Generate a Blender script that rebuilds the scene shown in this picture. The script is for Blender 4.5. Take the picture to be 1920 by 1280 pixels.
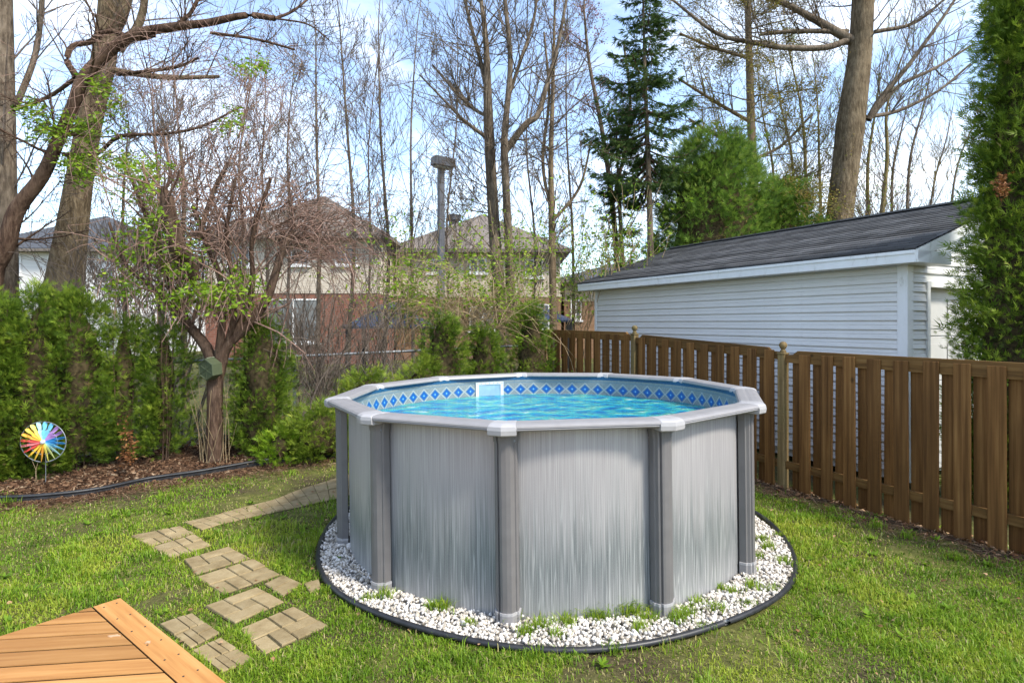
import bpy, math, random
import numpy as np
from mathutils import Vector
SC = bpy.context.scene
for o in list(bpy.data.objects): bpy.data.objects.remove(o)
COL = SC.collection
# ------------------------------------------------------------------ camera
EYE, FPX, HOR = 1.99, 1105.0, 606.0
cd = bpy.data.cameras.new('camera'); cam = bpy.data.objects.new('camera', cd); COL.objects.link(cam)
cam.location = (0, 0, EYE); cam.rotation_euler = (math.radians(90), 0, 0)
cd.sensor_width = 36; cd.lens = 36*FPX/1920; cd.shift_y = (HOR-640)/1920
cd.clip_start = .05; cd.clip_end = 3000
SC.camera = cam
# ------------------------------------------------------------------ light
SUN_AZ, SUN_EL = math.radians(-37), math.radians(47)     # azimuth from +X towards +Y
sd = Vector((math.cos(SUN_EL)*math.cos(SUN_AZ), math.cos(SUN_EL)*math.sin(SUN_AZ), math.sin(SUN_EL)))
sl = bpy.data.lights.new('sun', 'SUN'); sl.energy = 2.4; sl.angle = math.radians(10.0); sl.color = (1, .93, .81)
so = bpy.data.objects.new('sun', sl); COL.objects.link(so); so.location = (6, -6, 12)
so.rotation_euler = sd.to_track_quat('Z', 'Y').to_euler()
W = bpy.data.worlds.new('World'); SC.world = W; W.use_nodes = True
wn, wl = W.node_tree.nodes, W.node_tree.links; wn.clear()
wo = wn.new('ShaderNodeOutputWorld'); bg = wn.new('ShaderNodeBackground'); bg.inputs[1].default_value = .15
sky = wn.new('ShaderNodeTexSky'); sky.sky_type = 'NISHITA'; sky.sun_disc = False
sky.sun_elevation = SUN_EL; sky.sun_rotation = math.pi/2-SUN_AZ; sky.air_density = 1.0; sky.dust_density = .7; sky.ozone_density = 1.6
tc = wn.new('ShaderNodeTexCoord'); mp = wn.new('ShaderNodeMapping'); mp.inputs['Scale'].default_value = (1.0, 1.0, 2.6)
mp.inputs['Location'].default_value = (7.3, 2.4, 1.2)
nz = wn.new('ShaderNodeTexNoise'); nz.inputs['Scale'].default_value = 2.1; nz.inputs['Detail'].default_value = 9; nz.inputs['Roughness'].default_value = .58
cr = wn.new('ShaderNodeValToRGB'); cr.color_ramp.elements[0].position = .47; cr.color_ramp.elements[1].position = .78; cr.color_ramp.elements[0].color = (.05, .05, .05, 1)
mx = wn.new('ShaderNodeMix'); mx.data_type = 'RGBA'; mx.inputs[7].default_value = (5.6, 5.75, 6.0, 1)
wl.new(tc.outputs['Generated'], mp.inputs[0]); wl.new(mp.outputs[0], nz.inputs[0]); wl.new(nz.outputs[0], cr.inputs[0])
wl.new(cr.outputs[0], mx.inputs[0]); wl.new(sky.outputs[0], mx.inputs[6]); wl.new(mx.outputs[2], bg.inputs[0]); wl.new(bg.outputs[0], wo.inputs[0])
SC.view_settings.view_transform = 'Standard'; SC.view_settings.look = 'None'; SC.view_settings.gamma = 1
SC.view_settings.use_curve_mapping = False; SC.view_settings.exposure = 1.42
# ------------------------------------------------------------------ helpers
def P(x, y, Y):                       # a photograph pixel at depth Y -> world point
    return np.array([(x-960)/FPX*Y, Y, EYE-(y-HOR)/FPX*Y])
def G(x, y):                          # a photograph pixel on the lawn (z = 0)
    Y = FPX*EYE/(y-HOR); return np.array([(x-960)/FPX*Y, Y])
def gz(x, y):                         # terrain height
    t = np.clip((np.asarray(y, float)-7.2)/5.5, 0, 1); return .2*t*t*(3-2*t)
RNG = np.random.default_rng(7)
def tag(o, label=None, cat=None, group=None, kind=None):
    for k, v in (('label', label), ('category', cat), ('group', group), ('kind', kind)):
        if v: o[k] = v
    return o
def empty(name, loc, rz=0, **kw):
    o = bpy.data.objects.new(name, None); COL.objects.link(o); o.location = loc; o.rotation_euler = (0, 0, rz); o.empty_display_size = .1
    return tag(o, **kw)
def mesh_np(name, V, F, mat, parent=None, smooth=False, var=None, uv=None):
    """V (n,3); F (m,k) array or list of tuples. World coords; parent's translation is taken off."""
    V = np.asarray(V, float)
    q, L, local = parent, np.zeros(3), False
    while q is not None:
        local |= q.get('_w', 1) == 0 or abs(q.rotation_euler.z)+abs(q.rotation_euler.y)+abs(q.rotation_euler.x) > 1e-9; L = L+np.array(q.location); q = q.parent
    if not local: V = V-L
    me = bpy.data.meshes.new(name)
    if isinstance(F, np.ndarray):
        k = F.shape[1]; m = len(F)
        me.vertices.add(len(V)); me.vertices.foreach_set('co', V.astype(np.float32).ravel())
        me.loops.add(m*k); me.loops.foreach_set('vertex_index', F.astype(np.int32).ravel())
        me.polygons.add(m); me.polygons.foreach_set('loop_start', (np.arange(m)*k).astype(np.int32))
        me.polygons.foreach_set('loop_total', np.full(m, k, np.int32)); me.update(calc_edges=True)
    else:
        me.from_pydata(V.tolist(), [], F); me.update()
    if smooth: me.polygons.foreach_set('use_smooth', np.ones(len(me.polygons), bool))
    if var is not None:
        a = me.attributes.new('var', 'FLOAT', 'POINT'); a.data.foreach_set('value', np.asarray(var, np.float32))
    if uv is not None:
        ul = me.uv_layers.new(name='UVMap'); li = np.empty(len(me.loops), np.int32); me.loops.foreach_get('vertex_index', li)
        ul.data.foreach_set('uv', np.asarray(uv, np.float32)[li].ravel())
    if mat: me.materials.append(mat)
    o = bpy.data.objects.new(name, me); COL.objects.link(o)
    if parent is not None: o.parent = parent
    return o
def inst(o, parent, loc=None, rot=None, scale=None):          # copy sharing mesh
    c = o.copy(); COL.objects.link(c); c.parent = parent
    if loc is not None: c.location = loc
    if rot is not None: c.rotation_euler = rot
    if scale is not None: c.scale = scale
    return c
class MB:
    def __init__(s): s.v = []; s.f = []
    def add(s, V, F):
        b = len(s.v); s.v += [tuple(map(float, p)) for p in V]; s.f += [tuple(i+b for i in f) for f in F]; return s
    def box(s, a, b, bev=0):
        x0, y0, z0 = a; x1, y1, z1 = b
        if bev <= 0:
            return s.add([(x0,y0,z0),(x1,y0,z0),(x1,y1,z0),(x0,y1,z0),(x0,y0,z1),(x1,y0,z1),(x1,y1,z1),(x0,y1,z1)],
                  [(3,2,1,0),(4,5,6,7),(0,1,5,4),(1,2,6,5),(2,3,7,6),(3,0,4,7)])
        c = bev                      # chamfer on top and bottom rims and vertical edges
        def ring(i, z): return [(x0+i,y0,z),(x1-i,y0,z),(x1,y0+i,z),(x1,y1-i,z),(x1-i,y1,z),(x0+i,y1,z),(x0,y1-i,z),(x0,y0+i,z)]
        def ringi(z): return [(x0+c,y0+c,z),(x1-c,y0+c,z),(x1-c,y0+c,z),(x1-c,y1-c,z),(x1-c,y1-c,z),(x0+c,y1-c,z),(x0+c,y1-c,z),(x0+c,y0+c,z)]
        def ringo(z): return ring(c, z)
        rs = [[(x0+c+.0*0,y0+c,z0)]*0]
        R = []
        for z, k in ((z0, 1), (z0+c, 0), (z1-c, 0), (z1, 1)):
            r = ring(c, z)
            if k: r = [((x-(x0+x1)/2)*(1-2*c/max(x1-x0,1e-6))+(x0+x1)/2, (y-(y0+y1)/2)*(1-2*c/max(y1-y0,1e-6))+(y0+y1)/2, z) for x, y, z in r]
            R += r
        F = [(7,6,5,4,3,2,1,0), tuple(range(24, 32))]
        for q in range(3):
            for i in range(8):
                j = (i+1) % 8; F.append((q*8+i, q*8+j, q*8+8+j, q*8+8+i))
        return s.add(R, F)
    def prism(s, poly, z0, z1):
        n = len(poly)
        return s.add([(x, y, z0) for x, y in poly]+[(x, y, z1) for x, y in poly],
                     [tuple(range(n-1, -1, -1)), tuple(range(n, 2*n))]+[(i, (i+1) % n, n+(i+1) % n, n+i) for i in range(n)])
    def lathe(s, prof, n=16, c=(0, 0)):
        b = []
        for r, z in prof: b += [(c[0]+r*math.cos(2*math.pi*i/n), c[1]+r*math.sin(2*math.pi*i/n), z) for i in range(n)]
        F = [tuple(range(n-1, -1, -1)), tuple(range((len(prof)-1)*n, len(prof)*n))]
        for k in range(len(prof)-1): F += [(k*n+i, k*n+(i+1) % n, (k+1)*n+(i+1) % n, (k+1)*n+i) for i in range(n)]
        return s.add(b, F)
    def sweep(s, rings, closed=False):
        n = len(rings[0]); m = len(rings); V = [p for r in rings for p in r]; F = []
        for k in range(m if closed else m-1):
            q = (k+1) % m
            F += [(k*n+i, k*n+(i+1) % n, q*n+(i+1) % n, q*n+i) for i in range(n)]
        if not closed: F += [tuple(range(n-1, -1, -1)), tuple(range((m-1)*n, m*n))]
        return s.add(V, F)
    def build(s, name, mat, parent=None, smooth=False, **kw): return mesh_np(name, s.v, s.f, mat, parent, smooth, **kw)
def tubes(polys, minr=0.0):
    """polys: list of (pts (n,3), rad (n,)). Returns V, F(quads), nothing capped."""
    groups = {}
    for p, r in polys:
        p = np.asarray(p, float); r = np.maximum(np.asarray(r, float), minr); m = r.max()
        k = 10 if m > .08 else 6 if m > .025 else 4 if m > .01 else 3
        groups.setdefault((len(p), k), []).append((p, r))
    Vs, Fs, b = [], [], 0
    for (n, k), L in groups.items():
        p = np.array([a for a, _ in L]); r = np.array([c for _, c in L]); M = len(L)
        t = np.gradient(p, axis=1); t /= np.linalg.norm(t, axis=2, keepdims=True)+1e-9
        ref = np.where(np.abs(t[:, :1, 2:3]) > .9, np.array([1., 0, 0]), np.array([0, 0, 1.]))
        u = np.cross(t, np.broadcast_to(ref, t.shape)); u /= np.linalg.norm(u, axis=2, keepdims=True)+1e-9
        v = np.cross(t, u); a = np.arange(k)*2*np.pi/k
        ring = p[:, :, None]+r[:, :, None, None]*(np.cos(a)[None, None, :, None]*u[:, :, None]+np.sin(a)[None, None, :, None]*v[:, :, None])
        Vs.append(ring.reshape(-1, 3))
        i = np.arange(n-1)[:, None]*k+np.arange(k)[None]; j = np.arange(n-1)[:, None]*k+(np.arange(k)[None]+1) % k
        f = np.stack([i, j, j+k, i+k], -1).reshape(-1, 4)
        Fs.append((f[None]+(np.arange(M)*n*k)[:, None, None]+b).reshape(-1, 4)); b += M*n*k
    return np.concatenate(Vs), np.concatenate(Fs)
def frames(d, rng, roll=None):
    d = d/(np.linalg.norm(d, axis=1, keepdims=True)+1e-9)
    a = rng.normal(size=d.shape); u = np.cross(d, a); u /= np.linalg.norm(u, axis=1, keepdims=True)+1e-9
    if roll is not None: u = roll-np.sum(roll*d, 1, keepdims=True)*d; u /= np.linalg.norm(u, axis=1, keepdims=True)+1e-9
    return np.stack([d, u, np.cross(d, u)], 1)          # rows: x,y,z axes
def scatter_arrays(tv, tf, pos, fr, sc, var):
    sc = np.asarray(sc, float)
    if sc.ndim == 1: sc = np.repeat(sc[:, None], 3, 1)
    V = pos[:, None]+np.einsum('tk,nk,nkc->ntc', tv, sc, fr)
    n, t = len(pos), len(tv)
    F = (tf[None]+(np.arange(n)*t)[:, None, None]).reshape(-1, tf.shape[1])
    return V.reshape(-1, 3), F, np.repeat(var, t)
def scatter(name, tv, tf, pos, fr, sc, var, mat, parent=None, smooth=False):
    V, F, a = scatter_arrays(np.asarray(tv, float), np.asarray(tf), pos, fr, sc, var)
    return mesh_np(name, V, F, mat, parent, smooth, var=a)
def fnoise(x, y, s, seed):                       # smooth 2-D noise about -1..1
    r = np.random.default_rng(seed); o = 0
    for k in range(10):
        a = r.uniform(0, 2*np.pi); f = s*r.uniform(.5, 1.8); o = o+np.sin((x*np.cos(a)+y*np.sin(a))*f+r.uniform(0, 6.28))
    return o/3.2
# ------------------------------------------------------------------ materials
class N:                                          # tiny node-tree helper
    def __init__(s, name, rough=.7, spec=.3):
        s.m = bpy.data.materials.new(name); s.m.use_nodes = True; s.t = s.m.node_tree
        s.b = s.t.nodes['Principled BSDF']; s.b.inputs['Roughness'].default_value = rough; s.b.inputs['Specular IOR Level'].default_value = spec
    def n(s, typ, **kw):
        q = s.t.nodes.new('ShaderNode'+typ)
        for k, v in kw.items():
            if hasattr(q, k): setattr(q, k, v)
            else: q.inputs[k.replace('_', ' ')].default_value = v
        return q
    def l(s, a, b): s.t.links.new(a, b)
    def coord(s, scale=(1, 1, 1), out='Object'):
        c = s.n('TexCoord'); m = s.n('Mapping'); m.inputs['Scale'].default_value = scale; s.l(c.outputs[out], m.inputs[0]); return m.outputs[0]
    def noise(s, scale, vec=None, detail=4, rough=.55):
        q = s.n('TexNoise'); q.inputs['Scale'].default_value = scale; q.inputs['Detail'].default_value = detail; q.inputs['Roughness'].default_value = rough
        if vec: s.l(vec, q.inputs[0])
        return q.outputs[0]
    def ramp(s, fac, stops):
        q = s.n('ValToRGB'); e = q.color_ramp.elements
        while len(e) < len(stops): e.new(.5)
        for k, (p, c) in enumerate(stops): e[k].position = p; e[k].color = (*c, 1) if len(c) == 3 else c
        s.l(fac, q.inputs[0]); return q.outputs[0]
    def mix(s, f, a, b, mode='MIX'):
        q = s.n('Mix', data_type='RGBA', blend_type=mode)
        for v, i in ((f, 0), (a, 6), (b, 7)):
            if isinstance(v, (int, float)): q.inputs[i].default_value = v
            elif isinstance(v, tuple): q.inputs[i].default_value = (*v, 1)
            else: s.l(v, q.inputs[i])
        return q.outputs[2]
    def math(s, op, a, b=0.0, c=0.0):
        q = s.n('Math', operation=op)
        for v, i in ((a, 0), (b, 1), (c, 2)):
            if isinstance(v, (int, float)): q.inputs[i].default_value = v
            else: s.l(v, q.inputs[i])
        return q.outputs[0]
    def attr(s, name='var'): return s.n('Attribute', attribute_name=name).outputs['Fac']
    def rand(s): return s.n('ObjectInfo').outputs['Random']
    def col(s, c):
        if isinstance(c, tuple): s.b.inputs['Base Color'].default_value = (*c, 1)
        else: s.l(c, s.b.inputs['Base Color'])
        return s
    def bump(s, h, strength=.4, dist=.01):
        q = s.n('Bump'); q.inputs['Strength'].default_value = strength; q.inputs['Distance'].default_value = dist
        s.l(h, q.inputs['Height']); s.l(q.outputs[0], s.b.inputs['Normal']); return s
def plain(name, c, rough=.6, spec=.3, var=.12, scale=6, bump=.1, bscale=40, metal=0):
    m = N(name, rough, spec); f = m.noise(scale, m.coord()); d = tuple(x*(1-var*1.5) for x in c); e = tuple(min(1, x*(1+var)) for x in c)
    m.col(m.ramp(f, [(.3, d), (.7, e)])); m.b.inputs['Metallic'].default_value = metal
    if bump: m.bump(m.noise(bscale, m.coord()), bump, .004)
    return m.m
def leafmat(name, stops, rough=.55, trans=.25):
    m = N(name, rough, .25); c = m.ramp(m.attr(), stops); m.col(c)
    t = m.n('BsdfTranslucent'); m.l(c, t.inputs[0]); x = m.n('MixShader'); x.inputs[0].default_value = trans
    out = m.t.nodes['Material Output']; m.l(m.b.outputs[0], x.inputs[1]); m.l(t.outputs[0], x.inputs[2]); m.l(x.outputs[0], out.inputs[0]); return m.m
def bark(name, a, b, c, sx=14, sz=3.2):
    m = N(name, .9, .1); v = m.coord((sx, sx, sz)); n1 = m.noise(1.4, v, 7, .72); n2 = m.noise(2.2, m.coord(), 5)
    col = m.ramp(n1, [(.3, a), (.5, b), (.72, c)]); col = m.mix(m.ramp(n2, [(.45, (0, 0, 0)), (.75, (.5, .5, .5))]), col, tuple(x*1.25 for x in c))
    m.col(col); m.bump(n1, 1.0, .05); return m.m
M = {}
# ground: soil with olive thatch, brown litter beyond the garden
m = N('lawn_soil', .95, .1); v = m.coord()
f1 = m.noise(1.1, v, 5, .6); f2 = m.noise(28, v, 6, .7); f3 = m.noise(9, v, 5, .7)
c = m.ramp(f2, [(.3, (.018, .013, .008)), (.5, (.06, .048, .026)), (.7, (.14, .11, .062))])
g = m.ramp(f3, [(.3, (.05, .055, .016)), (.55, (.11, .115, .032)), (.75, (.20, .175, .075))])
m.col(m.mix(m.ramp(f1, [(.38, (0, 0, 0)), (.56, (1, 1, 1))]), c, g)); m.bump(f2, .8, .02); M['ground'] = m.m
m = N('mulch', .95, .1); v = m.coord(); f2 = m.noise(34, v, 6, .7)
m.col(m.ramp(f2, [(.3, (.02, .012, .008)), (.5, (.075, .042, .025)), (.72, (.19, .115, .07))])); m.bump(f2, .9, .02); M['mulch'] = m.m
m = N('mulch_chip', .9, .1); m.col(m.ramp(m.attr(), [(0, (.03, .017, .01)), (.5, (.10, .052, .03)), (.85, (.20, .12, .07)), (1, (.32, .24, .16))])); M['chip'] = m.m
M['gravel_base'] = plain('gravel_base', (.30, .28, .25), .9, .1, .3, 60, .5, 80)
m = N('white_stone', .6, .3); f = m.noise(30, m.coord(), 4)
m.col(m.mix(m.math('MULTIPLY', f, .35), m.ramp(m.attr(), [(0, (.14, .12, .095)), (.14, (.34, .30, .24)), (.45, (.55, .51, .455)), (1, (.72, .70, .67))]), (.6, .55, .47))); m.bump(f, .3, .004); M['stone'] = m.m
M['grass'] = leafmat('grass', [(0, (.052, .108, .008)), (.3, (.125, .235, .014)), (.6, (.22, .345, .024)), (.8, (.35, .41, .045)), (.9, (.40, .37, .13)), (1, (.48, .39, .21))], .5, .42)
M['cedar'] = leafmat('cedar_foliage', [(0, (.026, .052, .007)), (.3, (.068, .125, .012)), (.6, (.15, .235, .022)), (.95, (.29, .36, .04)), (1, (.34, .25, .11))], .55, .42)
M['cedar_yel'] = leafmat('yellow_green_foliage', [(0, (.06, .11, .01)), (.4, (.15, .23, .022)), (.8, (.29, .36, .042)), (1, (.38, .40, .08))], .55, .42)
M['cedar_far'] = leafmat('dense_cedar_foliage', [(0, (.036, .075, .012)), (.4, (.10, .19, .026)), (.8, (.20, .30, .042)), (1, (.28, .34, .07))], .55, .42)
M['spruce'] = leafmat('spruce_needles', [(0, (.032, .064, .018)), (.5, (.082, .145, .036)), (1, (.17, .24, .06))], .6, .35)
M['leaf'] = leafmat('spring_leaf', [(0, (.10, .19, .012)), (.5, (.19, .32, .018)), (1, (.33, .42, .04))], .5, .4)
M['bud'] = leafmat('olive_bud', [(0, (.12, .12, .02)), (.5, (.24, .22, .03)), (1, (.32, .20, .06))], .6, .3)
M['pink'] = leafmat('pink_bud', [(0, (.16, .06, .06)), (.5, (.30, .13, .14)), (1, (.38, .22, .18))], .6, .3)
M['deadleaf'] = leafmat('fallen_leaf', [(0, (.10, .045, .02)), (.5, (.25, .13, .06)), (1, (.42, .27, .15))], .7, .1)
M['rustleaf'] = leafmat('browned_foliage', [(0, (.08, .028, .012)), (.5, (.19, .075, .025)), (1, (.30, .14, .05))], .7, .2)
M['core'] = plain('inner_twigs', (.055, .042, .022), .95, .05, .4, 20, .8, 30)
M['bark_grey'] = bark('grey_brown_bark', (.030, .023, .017), (.12, .092, .066), (.26, .21, .155))
M['bark_big'] = bark('tan_bark', (.030, .022, .013), (.115, .085, .052), (.25, .195, .125), 13, 2.6)
M['bark_dark'] = bark('dark_brown_bark', (.025, .015, .011), (.085, .052, .036), (.20, .135, .095), 16, 3)
M['bark_twig'] = bark('twig_bark', (.07, .055, .044), (.16, .125, .10), (.28, .225, .185), 20, 4)
M['bark_tan'] = bark('orange_tan_bark', (.07, .05, .03), (.18, .13, .08), (.30, .23, .15), 20, 4)
M['vine'] = bark('reddish_vine_bark', (.10, .055, .042), (.28, .17, .13), (.48, .34, .27), 20, 4)
M['cane'] = bark('straw_cane_bark', (.16, .115, .06), (.34, .25, .14), (.50, .40, .25), 20, 4)
M['olivebark'] = bark('mossy_green_bark', (.08, .066, .028), (.19, .15, .065), (.29, .24, .12), 20, 4)
# pool
m = N('pool_wall_print', .42, .4); uvn = m.n('UVMap'); sp = m.n('SeparateXYZ'); m.l(uvn.outputs[0], sp.inputs[0])
def uvnoise(su, sv, det, ro=.6):
    mpn = m.n('Mapping'); mpn.inputs['Scale'].default_value = (su, sv, 1); m.l(uvn.outputs[0], mpn.inputs[0]); return m.noise(1, mpn.outputs[0], det, ro)
fine = uvnoise(150, 1.1, 3, .7); wide = uvnoise(9, .5, 3); grain = uvnoise(260, 90, 2); stk = uvnoise(75, .8, 2, .45); edge = uvnoise(46, .3, 3)
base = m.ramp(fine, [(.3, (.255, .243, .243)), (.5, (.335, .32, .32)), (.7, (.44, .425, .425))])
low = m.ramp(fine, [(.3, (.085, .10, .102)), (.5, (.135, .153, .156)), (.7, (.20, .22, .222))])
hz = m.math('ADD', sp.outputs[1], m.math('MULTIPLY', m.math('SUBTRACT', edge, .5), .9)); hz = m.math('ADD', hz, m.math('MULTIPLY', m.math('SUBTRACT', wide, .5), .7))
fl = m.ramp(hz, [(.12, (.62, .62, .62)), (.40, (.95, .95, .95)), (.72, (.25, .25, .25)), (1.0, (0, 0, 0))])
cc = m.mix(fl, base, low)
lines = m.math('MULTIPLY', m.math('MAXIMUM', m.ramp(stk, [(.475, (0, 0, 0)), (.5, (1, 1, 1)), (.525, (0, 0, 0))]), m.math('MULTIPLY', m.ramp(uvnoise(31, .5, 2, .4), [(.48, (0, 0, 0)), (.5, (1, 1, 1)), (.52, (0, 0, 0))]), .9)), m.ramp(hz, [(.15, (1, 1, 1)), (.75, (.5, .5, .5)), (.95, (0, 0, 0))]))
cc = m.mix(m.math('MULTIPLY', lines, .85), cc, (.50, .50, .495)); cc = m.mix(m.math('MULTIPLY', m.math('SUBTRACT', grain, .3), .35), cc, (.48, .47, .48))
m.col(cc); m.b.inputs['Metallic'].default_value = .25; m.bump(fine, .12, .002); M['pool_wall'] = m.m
M['resin'] = plain('grey_resin', (.135, .128, .127), .42, .45, .06, 9, .05, 120)
M['resin_light'] = plain('pale_grey_resin', (.34, .332, .335), .40, .45, .06, 9, .05, 120)
M['resin_mid'] = plain('mid_grey_resin', (.235, .226, .226), .42, .45, .06, 9, .05, 120)
M['skim'] = plain('white_plastic', (.52, .55, .58), .35, .4, .03, 10, 0)
M['skim_dark'] = plain('skimmer_opening', (.22, .36, .44), .3, .4, .1, 10, 0)
m = N('liner_print', .35, .4); uvn = m.n('UVMap'); sp = m.n('SeparateXYZ'); m.l(uvn.outputs[0], sp.inputs[0]); U, Vv = sp.outputs[0], sp.outputs[1]   # V = metres below rim
fu = m.math('FRACT', m.math('DIVIDE', U, .165)); du = m.math('ABSOLUTE', m.math('SUBTRACT', fu, .5))
dv = m.math('ABSOLUTE', m.math('SUBTRACT', Vv, .160)); dia = m.math('ADD', m.math('MULTIPLY', du, 1.75), m.math('DIVIDE', dv, .088))
speck = m.noise(120, m.coord(), 4, .7); mott = m.noise(5, m.coord(), 6, .65)
tile = m.ramp(speck, [(.3, (.09, .12, .13)), (.5, (.17, .205, .21)), (.7, (.27, .30, .30))])
bluep = m.ramp(mott, [(.3, (.006, .07, .28)), (.5, (.012, .14, .42)), (.7, (.03, .24, .52))])
diac = m.ramp(dia, [(.05, (.25, .50, .65)), (.14, (.008, .12, .38)), (.5, (.005, .065, .26)), (.62, (.02, .13, .30)), (.70, (.14, .18, .20)), (.92, (.33, .37, .37)), (1.0, (.08, .11, .12))])
isd = m.math('LESS_THAN', dia, 1.0); c = m.mix(isd, tile, diac)
jl = m.math('LESS_THAN', m.math('ABSOLUTE', m.math('SUBTRACT', Vv, .070)), .004); jb = m.math('LESS_THAN', m.math('ABSOLUTE', m.math('SUBTRACT', m.math('FRACT', m.math('DIVIDE', U, .33)), .5)), .012)
jb = m.math('MULTIPLY', jb, m.math('LESS_THAN', Vv, .070)); c = m.mix(m.math('MAXIMUM', jl, jb), c, (.10, .17, .22))
c = m.mix(m.math('LESS_THAN', Vv, .040), c, m.ramp(speck, [(.35, (.006, .035, .09)), (.6, (.012, .09, .19)), (.75, (.05, .20, .30))]))
c = m.mix(m.math('GREATER_THAN', Vv, .255), c, bluep); m.col(c); M['liner'] = m.m
m = N('liner_floor', .5, .3); f = m.noise(3.2, m.coord(), 8, .7); vr = m.n('TexVoronoi', feature='DISTANCE_TO_EDGE'); vr.inputs['Scale'].default_value = 4.5; m.l(m.coord(), vr.inputs[0])
m.col(m.ramp(f, [(.34, (.004, .15, .45)), (.5, (.01, .36, .62)), (.60, (.06, .56, .52)), (.72, (.40, .80, .72))])); M['floor'] = m.m
m = N('pool_water', .02, .5); v = m.coord((1, 1.25, 1)); n1 = m.noise(4.5, v, 3, .55); n2 = m.noise(15, v, 3, .6)
h = m.math('ADD', n1, m.math('MULTIPLY', n2, .35)); bp = m.n('Bump'); bp.inputs['Strength'].default_value = .55; bp.inputs['Distance'].default_value = .10; m.l(h, bp.inputs['Height'])
tr = m.n('BsdfTransparent'); tr.inputs[0].default_value = (.42, .90, .98, 1); gl = m.n('BsdfGlossy'); gl.inputs['Roughness'].default_value = .03; m.l(bp.outputs[0], gl.inputs['Normal'])
fr = m.n('Fresnel'); fr.inputs['IOR'].default_value = 1.17; m.l(bp.outputs[0], fr.inputs['Normal'])
df = m.n('BsdfDiffuse'); m.l(m.ramp(h, [(.46, (.002, .12, .42)), (.60, (.004, .34, .60)), (.70, (.04, .54, .56)), (.80, (.16, .62, .42)), (.88, (.62, .88, .85))]), df.inputs[0]); m.l(bp.outputs[0], df.inputs['Normal'])  # green and pale crest colours paint in tree reflections and bright ripples
x0 = m.n('MixShader'); x0.inputs[0].default_value = .5; m.l(tr.outputs[0], x0.inputs[1]); m.l(df.outputs[0], x0.inputs[2])
x1 = m.n('MixShader'); m.l(fr.outputs[0], x1.inputs[0]); m.l(x0.outputs[0], x1.inputs[1]); m.l(gl.outputs[0], x1.inputs[2]); m.l(x1.outputs[0], m.t.nodes['Material Output'].inputs[0]); M['water'] = m.m
M['black_pipe'] = plain('black_plastic', (.022, .023, .026), .45, .45, .3, 14, .15, 60)
# wood
def wood(name, a, b, c, axis, rough=.75, green=None):
    m = N(name, rough, .2); s = [26, 26, 26]; s[axis] = 1.3; co = m.n('TexCoord'); ad = m.n('VectorMath', operation='ADD'); cb = m.n('CombineXYZ')
    r = m.rand(); 
    for k in range(3): m.l(m.math('MULTIPLY', r, 37.0+11*k), cb.inputs[k])
    m.l(co.outputs['Object'], ad.inputs[0]); m.l(cb.outputs[0], ad.inputs[1]); mp_ = m.n('Mapping'); mp_.inputs['Scale'].default_value = s; m.l(ad.outputs[0], mp_.inputs[0])
    g1 = m.noise(1.0, mp_.outputs[0], 5, .6); g2 = m.noise(2.2, ad.outputs[0], 4, .6); kn = m.n('TexVoronoi'); kn.inputs['Scale'].default_value = 2.6; m.l(ad.outputs[0], kn.inputs[0])
    col = m.ramp(g1, [(.28, a), (.5, b), (.74, c)]); col = m.mix(m.ramp(g2, [(.42, (0, 0, 0)), (.72, (.55, .55, .55))]), col, tuple(q*.62 for q in b) if not green else green)
    col = m.mix(m.ramp(kn.outputs[0], [(.03, (.75, .75, .75)), (.075, (0, 0, 0))]), col, tuple(q*.35 for q in a))
    hs = m.n('HueSaturation'); m.l(m.math('ADD', m.math('MULTIPLY', r, .46), .80), hs.inputs['Value']); m.l(col, hs.inputs['Color']); m.col(hs.outputs[0]); m.bump(g1, .35, .006); return m.m
M['fence'] = wood('stained_brown_wood', (.068, .029, .008), (.155, .072, .021), (.27, .14, .047), 2)
M['fence_rail'] = wood('stained_brown_rail_wood', (.072, .034, .010), (.155, .080, .024), (.245, .142, .054), 0)
M['post'] = wood('weathered_green_brown_wood', (.085, .055, .022), (.17, .115, .05), (.27, .19, .09), 2, .8, (.13, .115, .045))
M['deck'] = wood('orange_stained_deck_wood', (.25, .108, .032), (.36, .178, .057), (.45, .24, .088), 0, .6, (.32, .148, .044))
m = N('concrete_paver', .9, .15); v = m.coord(); f = m.noise(7, v, 6, .7); g = m.noise(90, v, 4, .7)
c = m.ramp(f, [(.3, (.19, .138, .068)), (.5, (.275, .21, .112)), (.7, (.345, .275, .16))]); c = m.mix(m.math('MULTIPLY', m.ramp(g, [(.4, (0, 0, 0)), (.65, (1, 1, 1))]), .35), c, (.16, .13, .075))
hs = m.n('HueSaturation'); m.l(m.math('ADD', m.math('MULTIPLY', m.rand(), .25), .87), hs.inputs['Value']); m.l(c, hs.inputs['Color']); m.col(hs.outputs[0]); m.bump(g, .4, .004); M['paver'] = m.m
M['deck_edge'] = plain('board_gap_shade', (.075, .038, .018), .9, .1, .3, 30, .2)  # dark colour on board sides paints in the shade of the gaps
M['smudge'] = plain('pale_paint_smudge', (.46, .30, .18), .7, .2, .15, 40, 0)
M['joint'] = plain('sandy_joint', (.10, .085, .045), .95, .1, .4, 50, .5, 80)
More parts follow.
